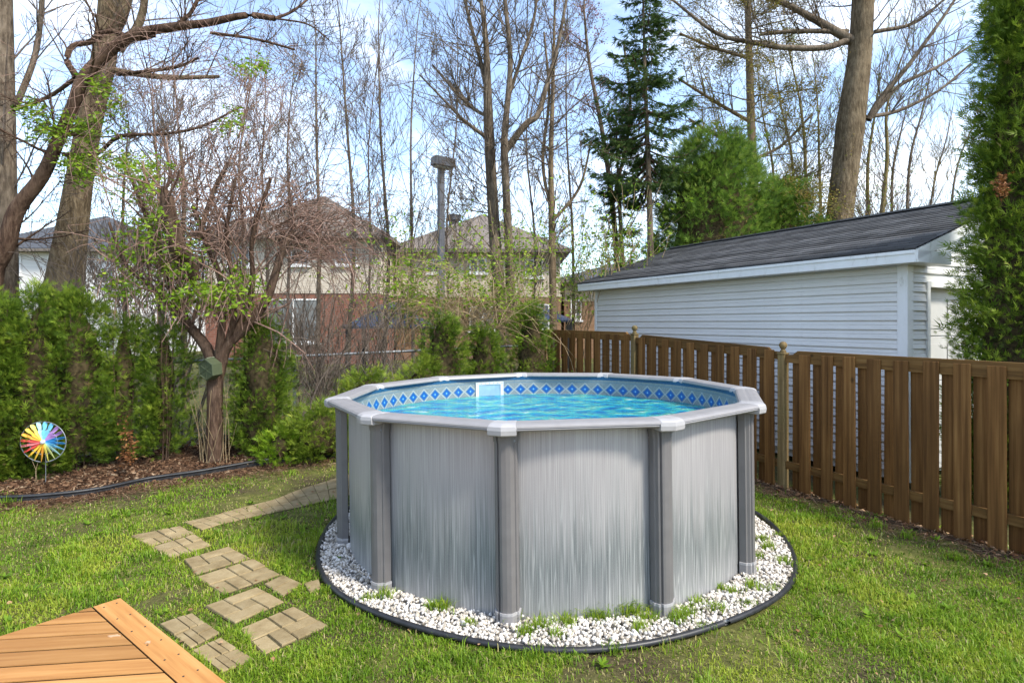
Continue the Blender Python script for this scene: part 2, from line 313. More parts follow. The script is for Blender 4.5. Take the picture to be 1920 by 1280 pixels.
# garage
m = N('white_vinyl', .5, .35); v = m.coord((.7, 3, 3)); f = m.noise(1.6, v, 5, .6); d = m.noise(14, m.coord((1, 1, 2)), 6, .75)
c = m.ramp(f, [(.3, (.60, .595, .58)), (.7, (.70, .695, .68))]); c = m.mix(m.math('MULTIPLY', m.ramp(d, [(.55, (0, 0, 0)), (.75, (1, 1, 1))]), .4), c, (.42, .43, .42)); m.col(c); m.bump(m.noise(60, m.coord((.3, 1, 3)), 2), .05, .003); M['vinyl'] = m.m
m = N('white_aluminium', .45, .4); f = m.noise(9, m.coord((1, 1, .4)), 6, .7); m.col(m.ramp(f, [(.35, (.74, .75, .76)), (.60, (.70, .71, .71)), (.72, (.50, .50, .48))])); M['fascia'] = m.m
m = N('asphalt_shingle', .92, .15); v = m.coord(); bt = m.n('TexBrick'); mpn = m.n('Mapping'); m.l(m.n('UVMap').outputs[0], mpn.inputs[0]); m.l(mpn.outputs[0], bt.inputs[0])
for k, q in (('Color1', (.042, .043, .046, 1)), ('Color2', (.15, .148, .15, 1)), ('Mortar', (.012, .012, .013, 1))): bt.inputs[k].default_value = q
bt.inputs['Scale'].default_value = 1; bt.inputs['Brick Width'].default_value = .26; bt.inputs['Row Height'].default_value = .14; bt.inputs['Mortar Size'].default_value = .006; bt.inputs['Bias'].default_value = -.2
g = m.noise(150, v, 3, .7); f = m.noise(2.5, v, 5, .6); c = m.mix(m.math('MULTIPLY', g, .5), bt.outputs[0], (.13, .125, .125)); c = m.mix(m.math('MULTIPLY', f, .35), c, (.09, .085, .075)); hs = m.n('HueSaturation'); m.l(m.math('ADD', m.math('MULTIPLY', m.rand(), .9), .6), hs.inputs['Value']); m.l(c, hs.inputs['Color']); m.col(hs.outputs[0]); m.bump(g, .5, .004); M['shingle'] = m.m
M['door_white'] = plain('painted_door_white', (.42, .415, .40), .5, .35, .04, 5, .03)
M['white_trim'] = plain('white_trim', (.70, .70, .69), .5, .35, .05, 8, .03)
# houses
def brick(name, c1, c2, mo, w=.24, h=.075):
    m = N(name, .9, .15); g = m.n('NewGeometry'); sp = m.n('SeparateXYZ'); m.l(m.coord(), sp.inputs[0]); cb = m.n('CombineXYZ'); m.l(m.math('ADD', sp.outputs[0], sp.outputs[1]), cb.inputs[0]); m.l(sp.outputs[2], cb.inputs[1])
    bt = m.n('TexBrick'); m.l(cb.outputs[0], bt.inputs[0])
    for k, q in (('Color1', c1), ('Color2', c2), ('Mortar', mo)): bt.inputs[k].default_value = (*q, 1)
    bt.inputs['Scale'].default_value = 1; bt.inputs['Brick Width'].default_value = w; bt.inputs['Row Height'].default_value = h; bt.inputs['Mortar Size'].default_value = .009
    c = m.mix(m.math('MULTIPLY', m.noise(1.5, m.coord(), 5), .3), bt.outputs[0], tuple(q*.6 for q in c1)); m.col(c); m.bump(bt.outputs['Fac'], -.3, .01); return m.m
M['brick_pale'] = brick('pale_cream_brick', (.50, .43, .34), (.60, .53, .44), (.40, .36, .31), .4, .12)
M['brick_beige'] = brick('beige_brick', (.48, .41, .30), (.58, .50, .39), (.38, .34, .28), .4, .12)
M['brick_red'] = brick('red_brick', (.19, .075, .048), (.25, .105, .07), (.21, .16, .135), .3, .1)
M['brick_brown'] = brick('brown_brick', (.20, .11, .06), (.27, .16, .09), (.22, .17, .13), .3, .1)
M['wall_white'] = brick('white_siding', (.62, .61, .59), (.68, .67, .65), (.5, .5, .49), 4, .2)
M['roof_brown'] = plain('grey_brown_shingle_roof', (.17, .145, .125), .9, .15, .3, 12, .5, 30)
M['roof_dark'] = plain('dark_slate_roof', (.075, .08, .09), .9, .15, .3, 12, .5, 30)
m = N('window_glass', .08, .6); m.col(m.ramp(m.noise(1.3, m.coord(), 3), [(.3, (.05, .06, .07)), (.7, (.16, .17, .18))])); M['glass'] = m.m
M['gaz'] = plain('dark_blue_metal_roof', (.030, .042, .075), .45, .4, .25, 3, .05)
M['gaz_frame'] = plain('black_metal', (.02, .02, .022), .5, .4, .2, 8, 0)
M['lamp'] = plain('grey_lamp_metal', (.17, .17, .185), .55, .4, .12, 6, .05)
M['lamp_lens'] = plain('cloudy_lens', (.45, .43, .38), .3, .4, .1, 6, 0)
M['galv'] = plain('galvanised_steel', (.26, .28, .30), .5, .4, .15, 10, .05, 60, .3)
M['hex'] = plain('sage_green_plastic', (.072, .088, .046), .55, .35, .1, 8, .05)
M['hex_pale'] = plain('pale_green_plastic', (.30, .33, .22), .55, .35, .1, 8, .05)
# ================================================================== SETTING
def axis(lo, hi, fine0, fine1, step, n): 
    a = np.concatenate([-np.geomspace(1, 1+fine0-lo, n)[::-1]+1+fine0, np.arange(fine0, fine1, step)[1:], np.geomspace(1, 1+hi-fine1, n)-1+fine1]); return a
gx = axis(-500, 500, -8, 8, .25, 24); gy = axis(-300, 900, 0, 16, .25, 24)
XX, YY = np.meshgrid(gx, gy); ZZ = gz(XX, YY)
nx = len(gx); idx = np.arange(nx*len(gy)).reshape(len(gy), nx)
F = np.stack([idx[:-1, :-1], idx[:-1, 1:], idx[1:, 1:], idx[1:, :-1]], -1).reshape(-1, 4)
ground = mesh_np('ground', np.stack([XX, YY, ZZ], -1).reshape(-1, 3), F, M['ground'], smooth=True); tag(ground, 'lawn ground of soil and thatch running past the fences', 'ground', kind='structure')

edge_px = [(20, 945), (100, 938), (190, 925), (280, 906), (370, 895), (430, 886), (500, 875), (575, 868)]
EDGE = np.array([(-9.5, 5.2), (-7.4, 6.05), (-6.4, 6.33)]+[tuple(G(*p)) for p in edge_px]+[(-2.3, 8.75), (-1.4, 9.5), (-.4, 10.6), (.2, 11.4)])
CH0, CHD = np.array([-5.8, 8.25]), np.array([.837, .548]); CHN = np.array([-.548, .837])     # chain-link line
def smooth_curve(p, n=8):
    p = np.asarray(p, float); q = np.vstack([2*p[0]-p[1], p, 2*p[-1]-p[-2]]); out = []
    for i in range(len(p)-1):
        for t in np.arange(n)/n:
            a, b, c, d = q[i], q[i+1], q[i+2], q[i+3]
            out.append(.5*(2*b+(c-a)*t+(2*a-5*b+4*c-d)*t*t+(3*b-a-3*c+d)*t**3))
    return np.array(out+[p[-1]])
EC = smooth_curve(EDGE)
bv, bf = [], []
for i, p in enumerate(EC):
    s = (p-CH0)@CHD; q = CH0+CHD*s+CHN*.25
    if i > len(EC)-12: q = CH0+CHD*(s+.3)+CHN*.25
    for k, t in enumerate((0, .04, .15, .35, .6, 1)):
        w = p*(1-t)+q*t; bv.append((w[0], w[1], gz(*w)+(.012, .05, .07, .085, .09, .05)[k]+.012*math.sin(w[0]*5+w[1]*3)*(k > 0)))
for i in range(len(EC)-1):
    for k in range(5): a = i*6+k; bf.append((a, a+6, a+7, a+1))
bed = mesh_np('garden_bed', bv, bf, M['mulch'], smooth=True); tag(bed, 'mulched soil garden bed along the chain link fence', 'garden bed', kind='structure')
def in_bed(x, y):                                  # behind the edging curve
    e = EC; i = np.clip(np.searchsorted(e[:, 0], x), 1, len(e)-1); t = (x-e[i-1, 0])/(e[i, 0]-e[i-1, 0]+1e-9)
    return y > e[i-1, 1]+t*(e[i, 1]-e[i-1, 1])-.03
m = N('bare_soil', .95, .1); v = m.coord(); f2 = m.noise(40, v, 6, .7); f1 = m.noise(5, v, 5, .6)
m.col(m.mix(m.math('MULTIPLY', f1, .6), m.ramp(f2, [(.3, (.022, .014, .008)), (.5, (.075, .05, .03)), (.72, (.17, .125, .075))]), (.10, .085, .045))); m.bump(f2, .9, .02); M['soil'] = m.m
def soil_patch(pts_in, width, seed, label, sign):
    c = np.asarray(pts_in, float); t_ = np.gradient(c, axis=0); t_ /= np.linalg.norm(t_, axis=1, keepdims=True); nn_ = np.stack([t_[:, 1], -t_[:, 0]], 1)*sign; r0 = np.random.default_rng(seed); k_ = np.arange(len(c))
    w = width*(.7+.35*np.sin(k_*.9+seed)+.25*np.sin(k_*2.3+1)+r0.uniform(-.12, .12, len(c))); w = np.clip(w, .04, None); w[0] = w[-1] = .02
    q = c+nn_*w[:, None]; V = np.vstack([np.column_stack([c, gz(c[:, 0], c[:, 1])+.005]), np.column_stack([(c+q)/2, gz(q[:, 0], q[:, 1])+.009]), np.column_stack([q, gz(q[:, 0], q[:, 1])+.0035])]); n_ = len(c); i_ = np.arange(n_-1)
    F = np.concatenate([np.stack([i_+a*n_, i_+1+a*n_, i_+1+(a+1)*n_, i_+(a+1)*n_], 1) for a in (0, 1)]); F = F if sign < 0 else F[:, ::-1]
    o = mesh_np('bare_soil', V, F, M['soil'], smooth=True); return tag(o, label, 'soil', kind='structure')
soil_patch(EC[18:84], .34, 3, 'strip of bare brown soil on the lawn side of the bed edging', 1)
soil_patch(np.array([(3.275-.4606*s_, 7.12+.8876*s_) for s_ in np.linspace(-4.4, 4.8, 60)])+np.array([.12, .06]), .50, 8, 'strip of bare soil along the foot of the wooden fence', -1)
# path ---------------------------------------------------------------
path = empty('garden_path', (0, 0, 0), label='path of tan scored concrete slabs crossing the lawn', cat='path', kind='structure')
ZS = .34375
def zq(*pts): return [G(x*ZS, 860+y*ZS) for x, y in pts]
slabs = [zq((1300,940),(1600,815),(1795,920),(1440,1080)), zq((1115,815),(1405,710),(1553,790),(1280,910)), zq((1068,655),(1382,553),(1532,640),(1215,750)),
         zq((1000,560),(1250,488),(1368,550),(1068,642)), zq((830,490),(1060,418),(1155,480),(930,552)), zq((712,428),(985,373),(1062,415),(815,487)),
         zq((868,912),(1045,850),(1202,960),(1040,1047)), zq((1045,1055),(1200,985),(1395,1110),(1205,1180)), zq((1440,690),(1545,640),(1650,690),(1545,762))]
PATHQ = []
def lerp(a, b, t): return a+(b-a)*t
def bil(q, u, v): return lerp(lerp(q[0], q[1], u), lerp(q[3], q[2], u), v)
def piece(q, u0, v0, u1, v1, parent, rr, z0=.004, h=.020):
    g = .014
    c = [bil(q, *w) for w in ((u0+g, v0+g), (u1-g, v0+g), (u1-g, v1-g), (u0+g, v1-g))]
    cen = sum(c)/4; z = h+rr.uniform(-.003, .003); b = MB()
    tops = [lerp(p, cen, .05) for p in c]; zt = [z+rr.uniform(-.002, .002) for _ in c]
    lo = [(p[0], p[1], z0) for p in c]; mid = [(p[0], p[1], z-.006) for p in c]; hi = [(p[0], p[1], w) for p, w in zip(tops, zt)]
    b.sweep([lo, mid, hi]); return b.build('brick', M['paver'], parent)
rr = random.Random(3)
def ccw(q): 
    a = sum(q[i][0]*q[(i+1) % 4][1]-q[(i+1) % 4][0]*q[i][1] for i in range(4)); return q if a > 0 else [q[0], q[3], q[2], q[1]]
pat = [[(0,0,.333,.5),(0,.5,.333,1),(.333,0,.666,.5),(.333,.5,.666,1),(.666,0,1,.5),(.666,.5,1,1)], [(0,0,.5,.5),(.5,0,1,.25),(.5,.25,1,.5),(0,.5,.5,.75),(0,.75,.5,1),(.5,.5,.75,1),(.75,.5,1,1)],
       [(0,0,.667,.333),(.667,0,1,.667),(.333,.667,1,1),(0,.333,.333,1),(.333,.333,.667,.667)]]
for k, q in enumerate(slabs):
    q = ccw(q); PATHQ.append(q); b = MB(); b.prism([tuple(p) for p in q], -.02, .010); s = b.build('paving_slab', M['joint'], path)
    for (u0, v0, u1, v1) in pat[(1, 2, 1, 2, 1, 1, 1, 1, 1)[k]] if k != 8 else [(0,0,.5,1),(.5,0,1,1)]: piece(q, u0, v0, u1, v1, s, rr)
q = ccw(zq((1655,690),(1740,668),(1752,718),(1690,745))); PATHQ.append(q); b = MB(); b.prism([tuple(p) for p in q], -.02, .010); s = b.build('paving_slab', M['joint'], path); piece(q, 0, 0, 1, 1, s, rr)
# two-row strip running to the back
e0 = zq((1003,352),(1160,318),(1320,272),(1500,225),(1640,170),(1850,105)); e1 = zq((1100,395),(1260,350),(1400,318),(1560,284),(1700,254),(1850,220))
e0 = smooth_curve(np.array(e0), 3); e1 = smooth_curve(np.array(e1), 3)
dd = e0[-1]-e0[-4]; e0 = np.vstack([e0]+[e0[-1]+dd*k/3*1.0 for k in range(1, 5)]); dd1 = e1[-1]-e1[-4]; e1 = np.vstack([e1]+[e1[-1]+dd1*k/3*1.0 for k in range(1, 5)])
for i in range(len(e0)-1):
    q = ccw([e0[i], e0[i+1], e1[i+1], e1[i]]); PATHQ.append(q); b = MB(); b.prism([tuple(p) for p in q], -.02, .010); s = b.build('paving_slab', M['joint'], path)
    q2 = [e0[i], e0[i+1], e1[i+1], e1[i]]; 
    if ccw(q2) is not q2: q2 = [e1[i], e1[i+1], e0[i+1], e0[i]]
    for v0 in (0, .5): piece(q2, 0, v0, 1, v0+.5, s, rr)
def in_path(x, y, grow=0.0):
    r = np.zeros(len(x), bool)
    for q in PATHQ:
        ins = np.ones(len(x), bool)
        for i in range(4):
            a, b = q[i], q[(i+1) % 4]; n = np.array([-(b-a)[1], (b-a)[0]]); n = n/(np.linalg.norm(n)+1e-9); ins &= ((x-a[0])*n[0]+(y-a[1])*n[1]) > -grow
        r |= ins
    return r
# ================================================================== POOL
PC = np.array([.321, 5.74]); NP = 11; T0 = math.radians(193.9); RW = 1.83
pool = empty('above_ground_pool', (PC[0], PC[1], 0), label='round grey above-ground pool with eleven uprights, on white gravel', cat='pool')
pool.rotation_euler = (0, math.radians(-.7), 0); pool['_w'] = 0
n = 176; H0, H1 = -.03, 1.315
def cyl(r, z0, z1, n, vz, name, mat, inward=False, rows=1):
    V, uv = [], []
    for k in range(rows+1):
        z = z0+(z1-z0)*k/rows
        for i in range(n+1): a = 2*math.pi*i/n; V.append((r*math.cos(a), r*math.sin(a), z)); uv.append((a*r, vz(z)))
    F = [(k*(n+1)+i, k*(n+1)+i+1, (k+1)*(n+1)+i+1, (k+1)*(n+1)+i) for k in range(rows) for i in range(n)]
    if inward: F = [f[::-1] for f in F]
    return mesh_np(name, V, np.array(F), mat, pool, True, uv=np.array(uv))
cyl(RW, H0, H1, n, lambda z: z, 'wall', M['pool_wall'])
cyl(RW-.012, .05, H1, n, lambda z: 1.31-z, 'liner', M['liner'], True)
V = [(0, 0, .05)]+[((RW-.012)*math.cos(2*math.pi*i/64), (RW-.012)*math.sin(2*math.pi*i/64), .05) for i in range(64)]
mesh_np('liner_floor', V, [(0, 1+i, 1+(i+1) % 64) for i in range(64)], M['floor'], pool)
V = [(0, 0, 1.085)]+[((RW-.0125)*math.cos(2*math.pi*i/96), (RW-.0125)*math.sin(2*math.pi*i/96), 1.085) for i in range(96)]
mesh_np('water', V, [(0, 1+i, 1+(i+1) % 96) for i in range(96)], M['water'], pool)
prof = [(-.065,1.285),(-.07,1.300),(-.06,1.335),(-.045,1.345),(.0,1.3495),(.02,1.3465),(.045,1.3505),(.09,1.3475),(.118,1.338),(.132,1.322),(.134,1.306),(.126,1.302),(.130,1.288),(.118,1.272),(.10,1.266),(.03,1.262)]
prof = [(r, 1.35-(1.35-z)*.64) for r, z in prof]
RV = 1.90                      # rail vertex radius offset base
def railpt(k, dr, z, along=None):
    a = T0+k*2*math.pi/NP; r = RV+dr; return np.array([r*math.cos(a), r*math.sin(a), z])
for k in range(NP):
    A = [railpt(k, r, z) for r, z in prof]; B_ = [railpt(k+1, r, z) for r, z in prof]
    rings = [[lerp(a, b, t) for a, b in zip(A, B_)] for t in (0, .25, .5, .75, 1)]
    MB().sweep(rings).build('top_rail', M['resin_mid'], pool)
capprof = [(-.075,1.288),(-.08,1.305),(-.066,1.345),(-.05,1.356),(.0,1.361),(.09,1.360),(.122,1.350),(.140,1.334),(.144,1.300),(.140,1.258),(.125,1.245),(.03,1.25)]
capprof = [(r*.97, 1.352-(1.361-z)*.70) for r, z in capprof]
for k in range(NP):
    rings = []
    for s, w in ((-1, 1.0), (-1, .92), (-.0, 0), (1, .92), (1, 1.0)):
        ring = []
        for j, (r, z) in enumerate(capprof):
            a = railpt(k, r, z); b = railpt(k+(1 if s > 0 else -1), r, z); L = np.linalg.norm(b-a)
            hw = .070+.030*max(0, (r+.08)/.22)                    # wider towards the outside
            sh = (0 if abs(w-1) > .01 else -.006)
            p = lerp(a, b, hw*w/L) if s else a
            if w == 1.0:
                cz = 1.31; p = p+np.array([0, 0, (-.008 if z > cz else .004)])
            ring.append(p)
        rings.append(ring)
    MB().sweep(rings).build('rail_cap', M['resin_light'], pool)
# uprights: cross-section in (tangential, radial)
sec = [(-.075,-.045),(-.075,.005),(-.068,.014),(-.060,.014),(-.054,.026),(-.038,.046),(-.01,.054),(.02,.054),(.036,.048),(.040,.030),(.046,.030),(.050,.040),(.060,.034),(.066,.014),(.075,.006),(.075,-.045)]
def up_mesh(name, s, z0, z1, mat, parent, s1=None, lip=0):
    b = MB(); zs = [(z0, s), (z1, s1 or s)]
    rings = [[(t*q, r*q if r > 0 else r, z) for t, r in sec] for z, q in zs]
    b.sweep([[(x, y, z) for x, y, z in ring] for ring in rings]); return b.build(name, mat, parent)
protos = None
for k in range(NP):
    a = T0+k*2*math.pi/NP
    if protos is None:
        u = up_mesh('upright', 1.0, .0, 1.29, M['resin'], pool)
        bt_ = up_mesh('boot', 1.10, -.03, .105, M['resin_mid'], u, 1.12); up_mesh('boot_rim', 1.135, .090, .108, M['resin_light'], u, 1.135); up_mesh('collar', 1.06, 1.215, 1.29, M['resin'], u, 1.16)
        b = MB(); b.lathe([(.008, 0), (.008, .006), (.003, .008)], 8); sc_ = b.build('screw', M['galv'], u); sc_.rotation_euler = (math.radians(-90), 0, 0); sc_.location = (-.062, .016, 1.225)
        protos = [u]+list(u.children); cur = u
    else:
        cur = inst(protos[0], pool)
        for ch in protos[1:]: inst(ch, cur)
    r = RW+.058; cur.location = (r*math.cos(a), r*math.sin(a), 0); cur.rotation_euler = (0, 0, a-math.pi/2)
# skimmer on the back wall
SA = math.atan2(7.55-PC[1], (915-960)/FPX*7.5-PC[0]); sk = MB(); R0 = RW-.016
def arcbox(b, a0, a1, z0, z1, d):
    rings = []
    for t in np.linspace(a0, a1, 5): rings.append([((R0-x)*math.cos(t), (R0-x)*math.sin(t), z) for x, z in ((0, z0), (d, z0), (d, z1), (0, z1))])
    b.sweep(rings)
hw = .185/RW
for a0, a1, z0, z1 in ((-hw, hw, 1.225, 1.258), (-hw, -hw+.022, .98, 1.225), (hw-.022, hw, .98, 1.225), (-hw, hw, .95, .98)): arcbox(sk, SA+a0, SA+a1, z0, z1, .012)
s = sk.build('skimmer_frame', M['skim'], pool)
b = MB(); arcbox(b, SA-hw+.022, SA+hw-.022, .98, 1.225, .004); b.build('weir_door', M['skim_dark'], s)
for t in np.linspace(-.9, .9, 7):
    b = MB(); b.lathe([(.006, 0), (.006, .004), (.002, .006)], 8); x = b.build('screw', M['galv'], s); an = SA+hw*t; x.location = ((R0-.012)*math.cos(an), (R0-.012)*math.sin(an), 1.242); x.rotation_euler = (0, math.radians(-90), an)
# gravel ring, edging pipe
HC, RH = np.array([.365, 5.72]), 2.155
V = []; nn = 72
for r in (1.70, RH-.03): V += [(HC[0]+r*math.cos(2*math.pi*i/nn), HC[1]+r*math.sin(2*math.pi*i/nn), .012) for i in range(nn)]
gb = mesh_np('gravel_bed', V, [(i, nn+i, nn+(i+1) % nn, (i+1) % nn)[::-1] for i in range(nn)], M['gravel_base']); tag(gb, 'pale sandy bed under the white gravel around the pool', 'gravel bed', kind='structure')
t = (1+5**.5)/2; ico = np.array([(-1,t,0),(1,t,0),(-1,-t,0),(1,-t,0),(0,-1,t),(0,1,t),(0,-1,-t),(0,1,-t),(t,0,-1),(t,0,1),(-t,0,-1),(-t,0,1)])/1.9
icof = np.array([(0,11,5),(0,5,1),(0,1,7),(0,7,10),(0,10,11),(1,5,9),(5,11,4),(11,10,2),(10,7,6),(7,1,8),(3,9,4),(3,4,2),(3,2,6),(3,6,8),(3,8,9),(4,9,5),(2,4,11),(6,2,10),(8,6,7),(9,8,1)])
r_ = np.random.default_rng(11); Vs, Fs, As, b0 = [], [], [], 0
for var in range(6):
    tv = ico*(1+r_.uniform(-.28, .28, (12, 1))); cnt = 2000
    an = r_.uniform(0, 2*np.pi, cnt); rad = np.sqrt(r_.uniform(1.80**2, (RH-.03)**2, cnt)); x = HC[0]+rad*np.cos(an); y = HC[1]+rad*np.sin(an)
    sz = np.clip(r_.lognormal(-4.62, .28, cnt), .005, .02); pos = np.stack([x, y, .018+r_.uniform(0, .016, cnt)+.010*(1-(rad-1.8)/.35)], 1)
    fr_ = frames(r_.normal(size=(cnt, 3)), r_); V, F, A = scatter_arrays(tv, icof, pos, fr_, np.stack([sz*r_.uniform(.9, 1.5, cnt), sz, sz*r_.uniform(.6, 1, cnt)], 1), r_.uniform(0, 1, cnt)); Vs.append(V); Fs.append(F+b0); As.append(A); b0 += len(V)
gv = mesh_np('gravel', np.concatenate(Vs), np.concatenate(Fs), M['stone'], var=np.concatenate(As)); tag(gv, 'white crushed stone gravel ringing the pool', 'gravel', kind='stuff')
a0 = math.radians(-61); an = np.linspace(a0+.012, a0+2*math.pi-.012, 140); wob = 1+.008*np.sin(an*3+1)+.006*np.sin(an*7)
pts = np.stack([HC[0]+RH*wob*np.cos(an), HC[1]+RH*wob*np.sin(an), .030+.006*np.sin(an*5)], 1)
V, F = tubes([(pts, np.full(140, .024))]); pe = mesh_np('edging_pipe', V, F, M['black_pipe'], smooth=True); tag(pe, 'black plastic edging pipe looped around the pool gravel', 'edging')
# bed edging: a rounded bead over a thin upright strip
ep = np.column_stack([EC[:, 0], EC[:, 1], gz(EC[:, 0], EC[:, 1])+.075+.010*np.sin(EC[:, 0]*3)])
er = empty('lawn_edging', (float(EC[60][0]), float(EC[60][1]), 0), label='black plastic lawn edging strip curving in front of the mulch bed', cat='edging')
V, F = tubes([(ep, np.full(len(ep), .021))]); mesh_np('bead', V, F, M['black_pipe'], er, smooth=True)
tn = np.gradient(EC, axis=0); tn /= np.linalg.norm(tn, axis=1, keepdims=True); nr = np.stack([-tn[:, 1], tn[:, 0]], 1)*.004
rings = [[(p[0]-q[0], p[1]-q[1], z-.16), (p[0]+q[0], p[1]+q[1], z-.16), (p[0]+q[0], p[1]+q[1], z-.012), (p[0]-q[0], p[1]-q[1], z-.012)] for p, q, z in zip(EC, nr, ep[:, 2])]
MB().sweep(rings).build('strip', M['black_pipe'], er)
# ================================================================== WOODEN FENCE
UX, UY = -.4606, .8876; FRZ = math.atan2(UY, UX)
FO = np.array([3.275, 7.12])
fence = empty('wooden_fence', (FO[0], FO[1], 0), FRZ, label='brown stained board fence with ball-topped posts along the garage', cat='fence')
def sY(Y): return (Y-FO[1])/UY
post_s = [sY(12.3), sY(9.587), 0.0, sY(7.12)-2.62, -5.24]
topz = {0: (1.863, 1.847), 1: (1.81, 1.694), 2: (1.664, 1.652), 3: (1.645, 1.62)}
def gzl(s): return float(gz(0, FO[1]+s*UY))
bproto = {}
def board(s, z0, z1, front, rr, proto=[None, None]):
    y = (.019+.010, -.019-.010)[0 if front else 1]
    if proto[0] is None:
        b = MB(); b.box((-.070, -.0095, 0), (.070, .0095, 1.0), .003); proto[0] = b.build('board', M['fence'], fence)
        o = proto[0]
    else: o = inst(proto[0], fence)
    o.location = (s, y, z0); o.scale = (rr.uniform(.97, 1.02), 1, z1-z0); o.rotation_euler = (0, rr.uniform(-.006, .006), 0); return o
for k in range(4):
    sa, sb = post_s[k], post_s[k+1]; za, zb = topz[k]           # sa far, sb near
    L = sa-sb; a, b_ = sb+.05, sa-.05
    def zt(s): return zb+(za-zb)*(s-sb)/L
    # top rail with cut corners
    c = .16; z = zt; h = .145; b = MB(); th = .019
    pf = [(a, z(a)-h), (b_, z(b_)-h), (b_, z(b_)-.05), (b_-.10, z(b_)-.045), (b_-c, z(b_)), (a+c, z(a)), (a+.10, z(a)-.045), (a, z(a)-.05)]
    n8 = len(pf); b.add([(s, -th, q) for s, q in pf]+[(s, th, q) for s, q in pf], [tuple(range(n8)), tuple(range(2*n8-1, n8-1, -1))]+[((i+1) % n8, i, n8+i, n8+(i+1) % n8) for i in range(n8)])
    b.build('top_rail', M['fence_rail'], fence)
    b = MB(); zl = lambda s: gzl(s)+.34
    pf = [(a, zl(a)-.09), (b_, zl(b_)-.09), (b_, zl(b_)), (a, zl(a))]
    b.add([(s, -th, q) for s, q in pf]+[(s, th, q) for s, q in pf], [(0,1,2,3), (7,6,5,4)]+[((i+1) % 4, i, 4+i, 4+(i+1) % 4) for i in range(4)]); b.build('bottom_rail', M['fence_rail'], fence)
    first = -.315 if k == 2 else sa-.21; i = 0
    while first-.267*i > sb+.13:
        s = first-.267*i; board(s, gzl(s)+.01+rr.uniform(-.02, .02), z(s)-.035+rr.uniform(-.012, .006), True, rr)
        s2 = s-.1335
        if s2 > sb+.09: board(s2, gzl(s2)+.01+rr.uniform(-.02, .02), z(s2)-.045+rr.uniform(-.012, .006), False, rr)
        i += 1
    if k in (0, 1, 2, 3): s2 = first+.1335; board(s2, gzl(s2)+.01, z(s2)-.06, False, rr)
for s, zt_ in zip(post_s, (1.99, 1.957, 1.77, 1.75, 1.72)):
    g0 = gzl(s); b = MB(); zp = zt_-.155; b.box((s-.046, -.046, g0-.3), (s+.046, .046, zp), .004); p = b.build('post', M['post'], fence)
    b = MB(); b.box((-.052, -.052, zp), (.052, .052, zp+.022), .004); b.lathe([(.040, zp+.022), (.034, zp+.045), (.024, zp+.058), (.024, zp+.066), (.036, zp+.078), (.046, zp+.098), (.048, zp+.112), (.044, zp+.130), (.030, zp+.148), (.01, zp+.155)], 14, (0, 0))
    f = b.build('finial', M['post'], p, True); f.location = (s, 0, 0)
    for f_ in (f.data.polygons[:10]): f_.use_smooth = False
# ================================================================== GARAGE
GO = np.array([4.69, 7.0]); GL = 6.29
gar = empty('garage', (GO[0], GO[1], .1), FRZ, label='white vinyl-sided garage with a grey shingle roof behind the wooden fence', cat='garage')
ZW, ZE, RY, ZR = 2.62, 2.755, -2.38, 3.66                       # local heights (base .1)
DY0, DY1, DZ = -.45, -2.95, 2.33
b = MB(); b.box((.18, -2*2.38, 0), (GL, -.012, ZW)); core = b.build('side_wall', M['vinyl'], gar)
for y0_, y1_, z0_ in ((DY0, -.012, 0), (-4.76, DY1, 0), (DY1, DY0, DZ)):
    b = MB(); b.box((.031, y0_, z0_), (.179, y1_, ZW)); b.build('wall_return', M['vinyl'], gar)
pp = .114
def plank(length, name, parent):
    b = MB(); pf = [(-.010, .004), (.020, .000), (.023, .008), (.010, pp*.52), (.014, pp*.57), (-.003, pp+.002), (-.010, pp+.002)]
    n7 = len(pf); b.add([(0, y, z) for y, z in pf]+[(length, y, z) for y, z in pf], [tuple(range(n7)), tuple(range(2*n7-1, n7-1, -1))]+[((i+1) % n7, i, n7+i, n7+(i+1) % n7) for i in range(n7)])
    return b.build(name, M['vinyl'], parent)
p0 = None
for i in range(22):
    z = .1+i*pp
    if z+pp > ZW: break
    o = plank(GL-.12, 'siding_plank', core) if p0 is None else inst(p0, core); p0 = p0 or o; o.location = (.06, 0, z)
# gable (near end) : local plane x = 0, facing -x ; runs along -y
gw = MB(); gw.box((-.001, DY0, 0), (.03, 0, DZ)); gw.box((-.001, -4.76, 0), (.03, DY1, DZ))
tq = [(0, DZ), (-4.76, DZ), (-4.76, ZW), (-2.38, ZR-.12), (0, ZW)]
gw.add([(-.001, y, z) for y, z in tq]+[(.03, y, z) for y, z in tq], [(4,3,2,1,0), (5,6,7,8,9), (0,1,6,5), (1,2,7,6), (2,3,8,7), (3,4,9,8), (4,0,5,9)])
gable = gw.build('gable_wall', M['vinyl'], gar)
DY0, DY1, DZ = -.45, -2.95, 2.33
i = 0; pc = {}
while .1+i*pp < ZR-.2:
    z = .1+i*pp; i += 1
    top = z+pp
    lim = 4.70 if top < ZW else max(0, 2*(ZR-.12-top)/(ZR-.12-ZW)*2.38-.1)
    if lim < .3: break
    y0 = -.06 if top < ZW else -(4.76-lim)/2
    spans = [(y0, y0-lim)] if z > DZ+.06 else [(-.06, DY0+.06), (DY1-.06, -4.70)]
    for a, c in spans:
        key = round(a-c, 3); o = plank(a-c, 'siding_plank', gable) if key not in pc else inst(pc[key], gable); pc.setdefault(key, o); o.location = (-.001, a, z); o.rotation_euler = (0, 0, math.radians(-90)); o.scale = (1, -1, 1)
        o.scale = (1, 1, 1); o.rotation_euler = (0, 0, math.radians(90)); o.location = (-.001, c, z)
b = MB(); b.box((-.022, -.10, 0), (.10, .024, ZW), .004); b.build('corner_trim', M['fascia'], gar)
b = MB(); b.box((GL-.05, -.05, 0), (GL+.022, .024, ZW), .004); b.build('corner_trim', M['fascia'], gar)
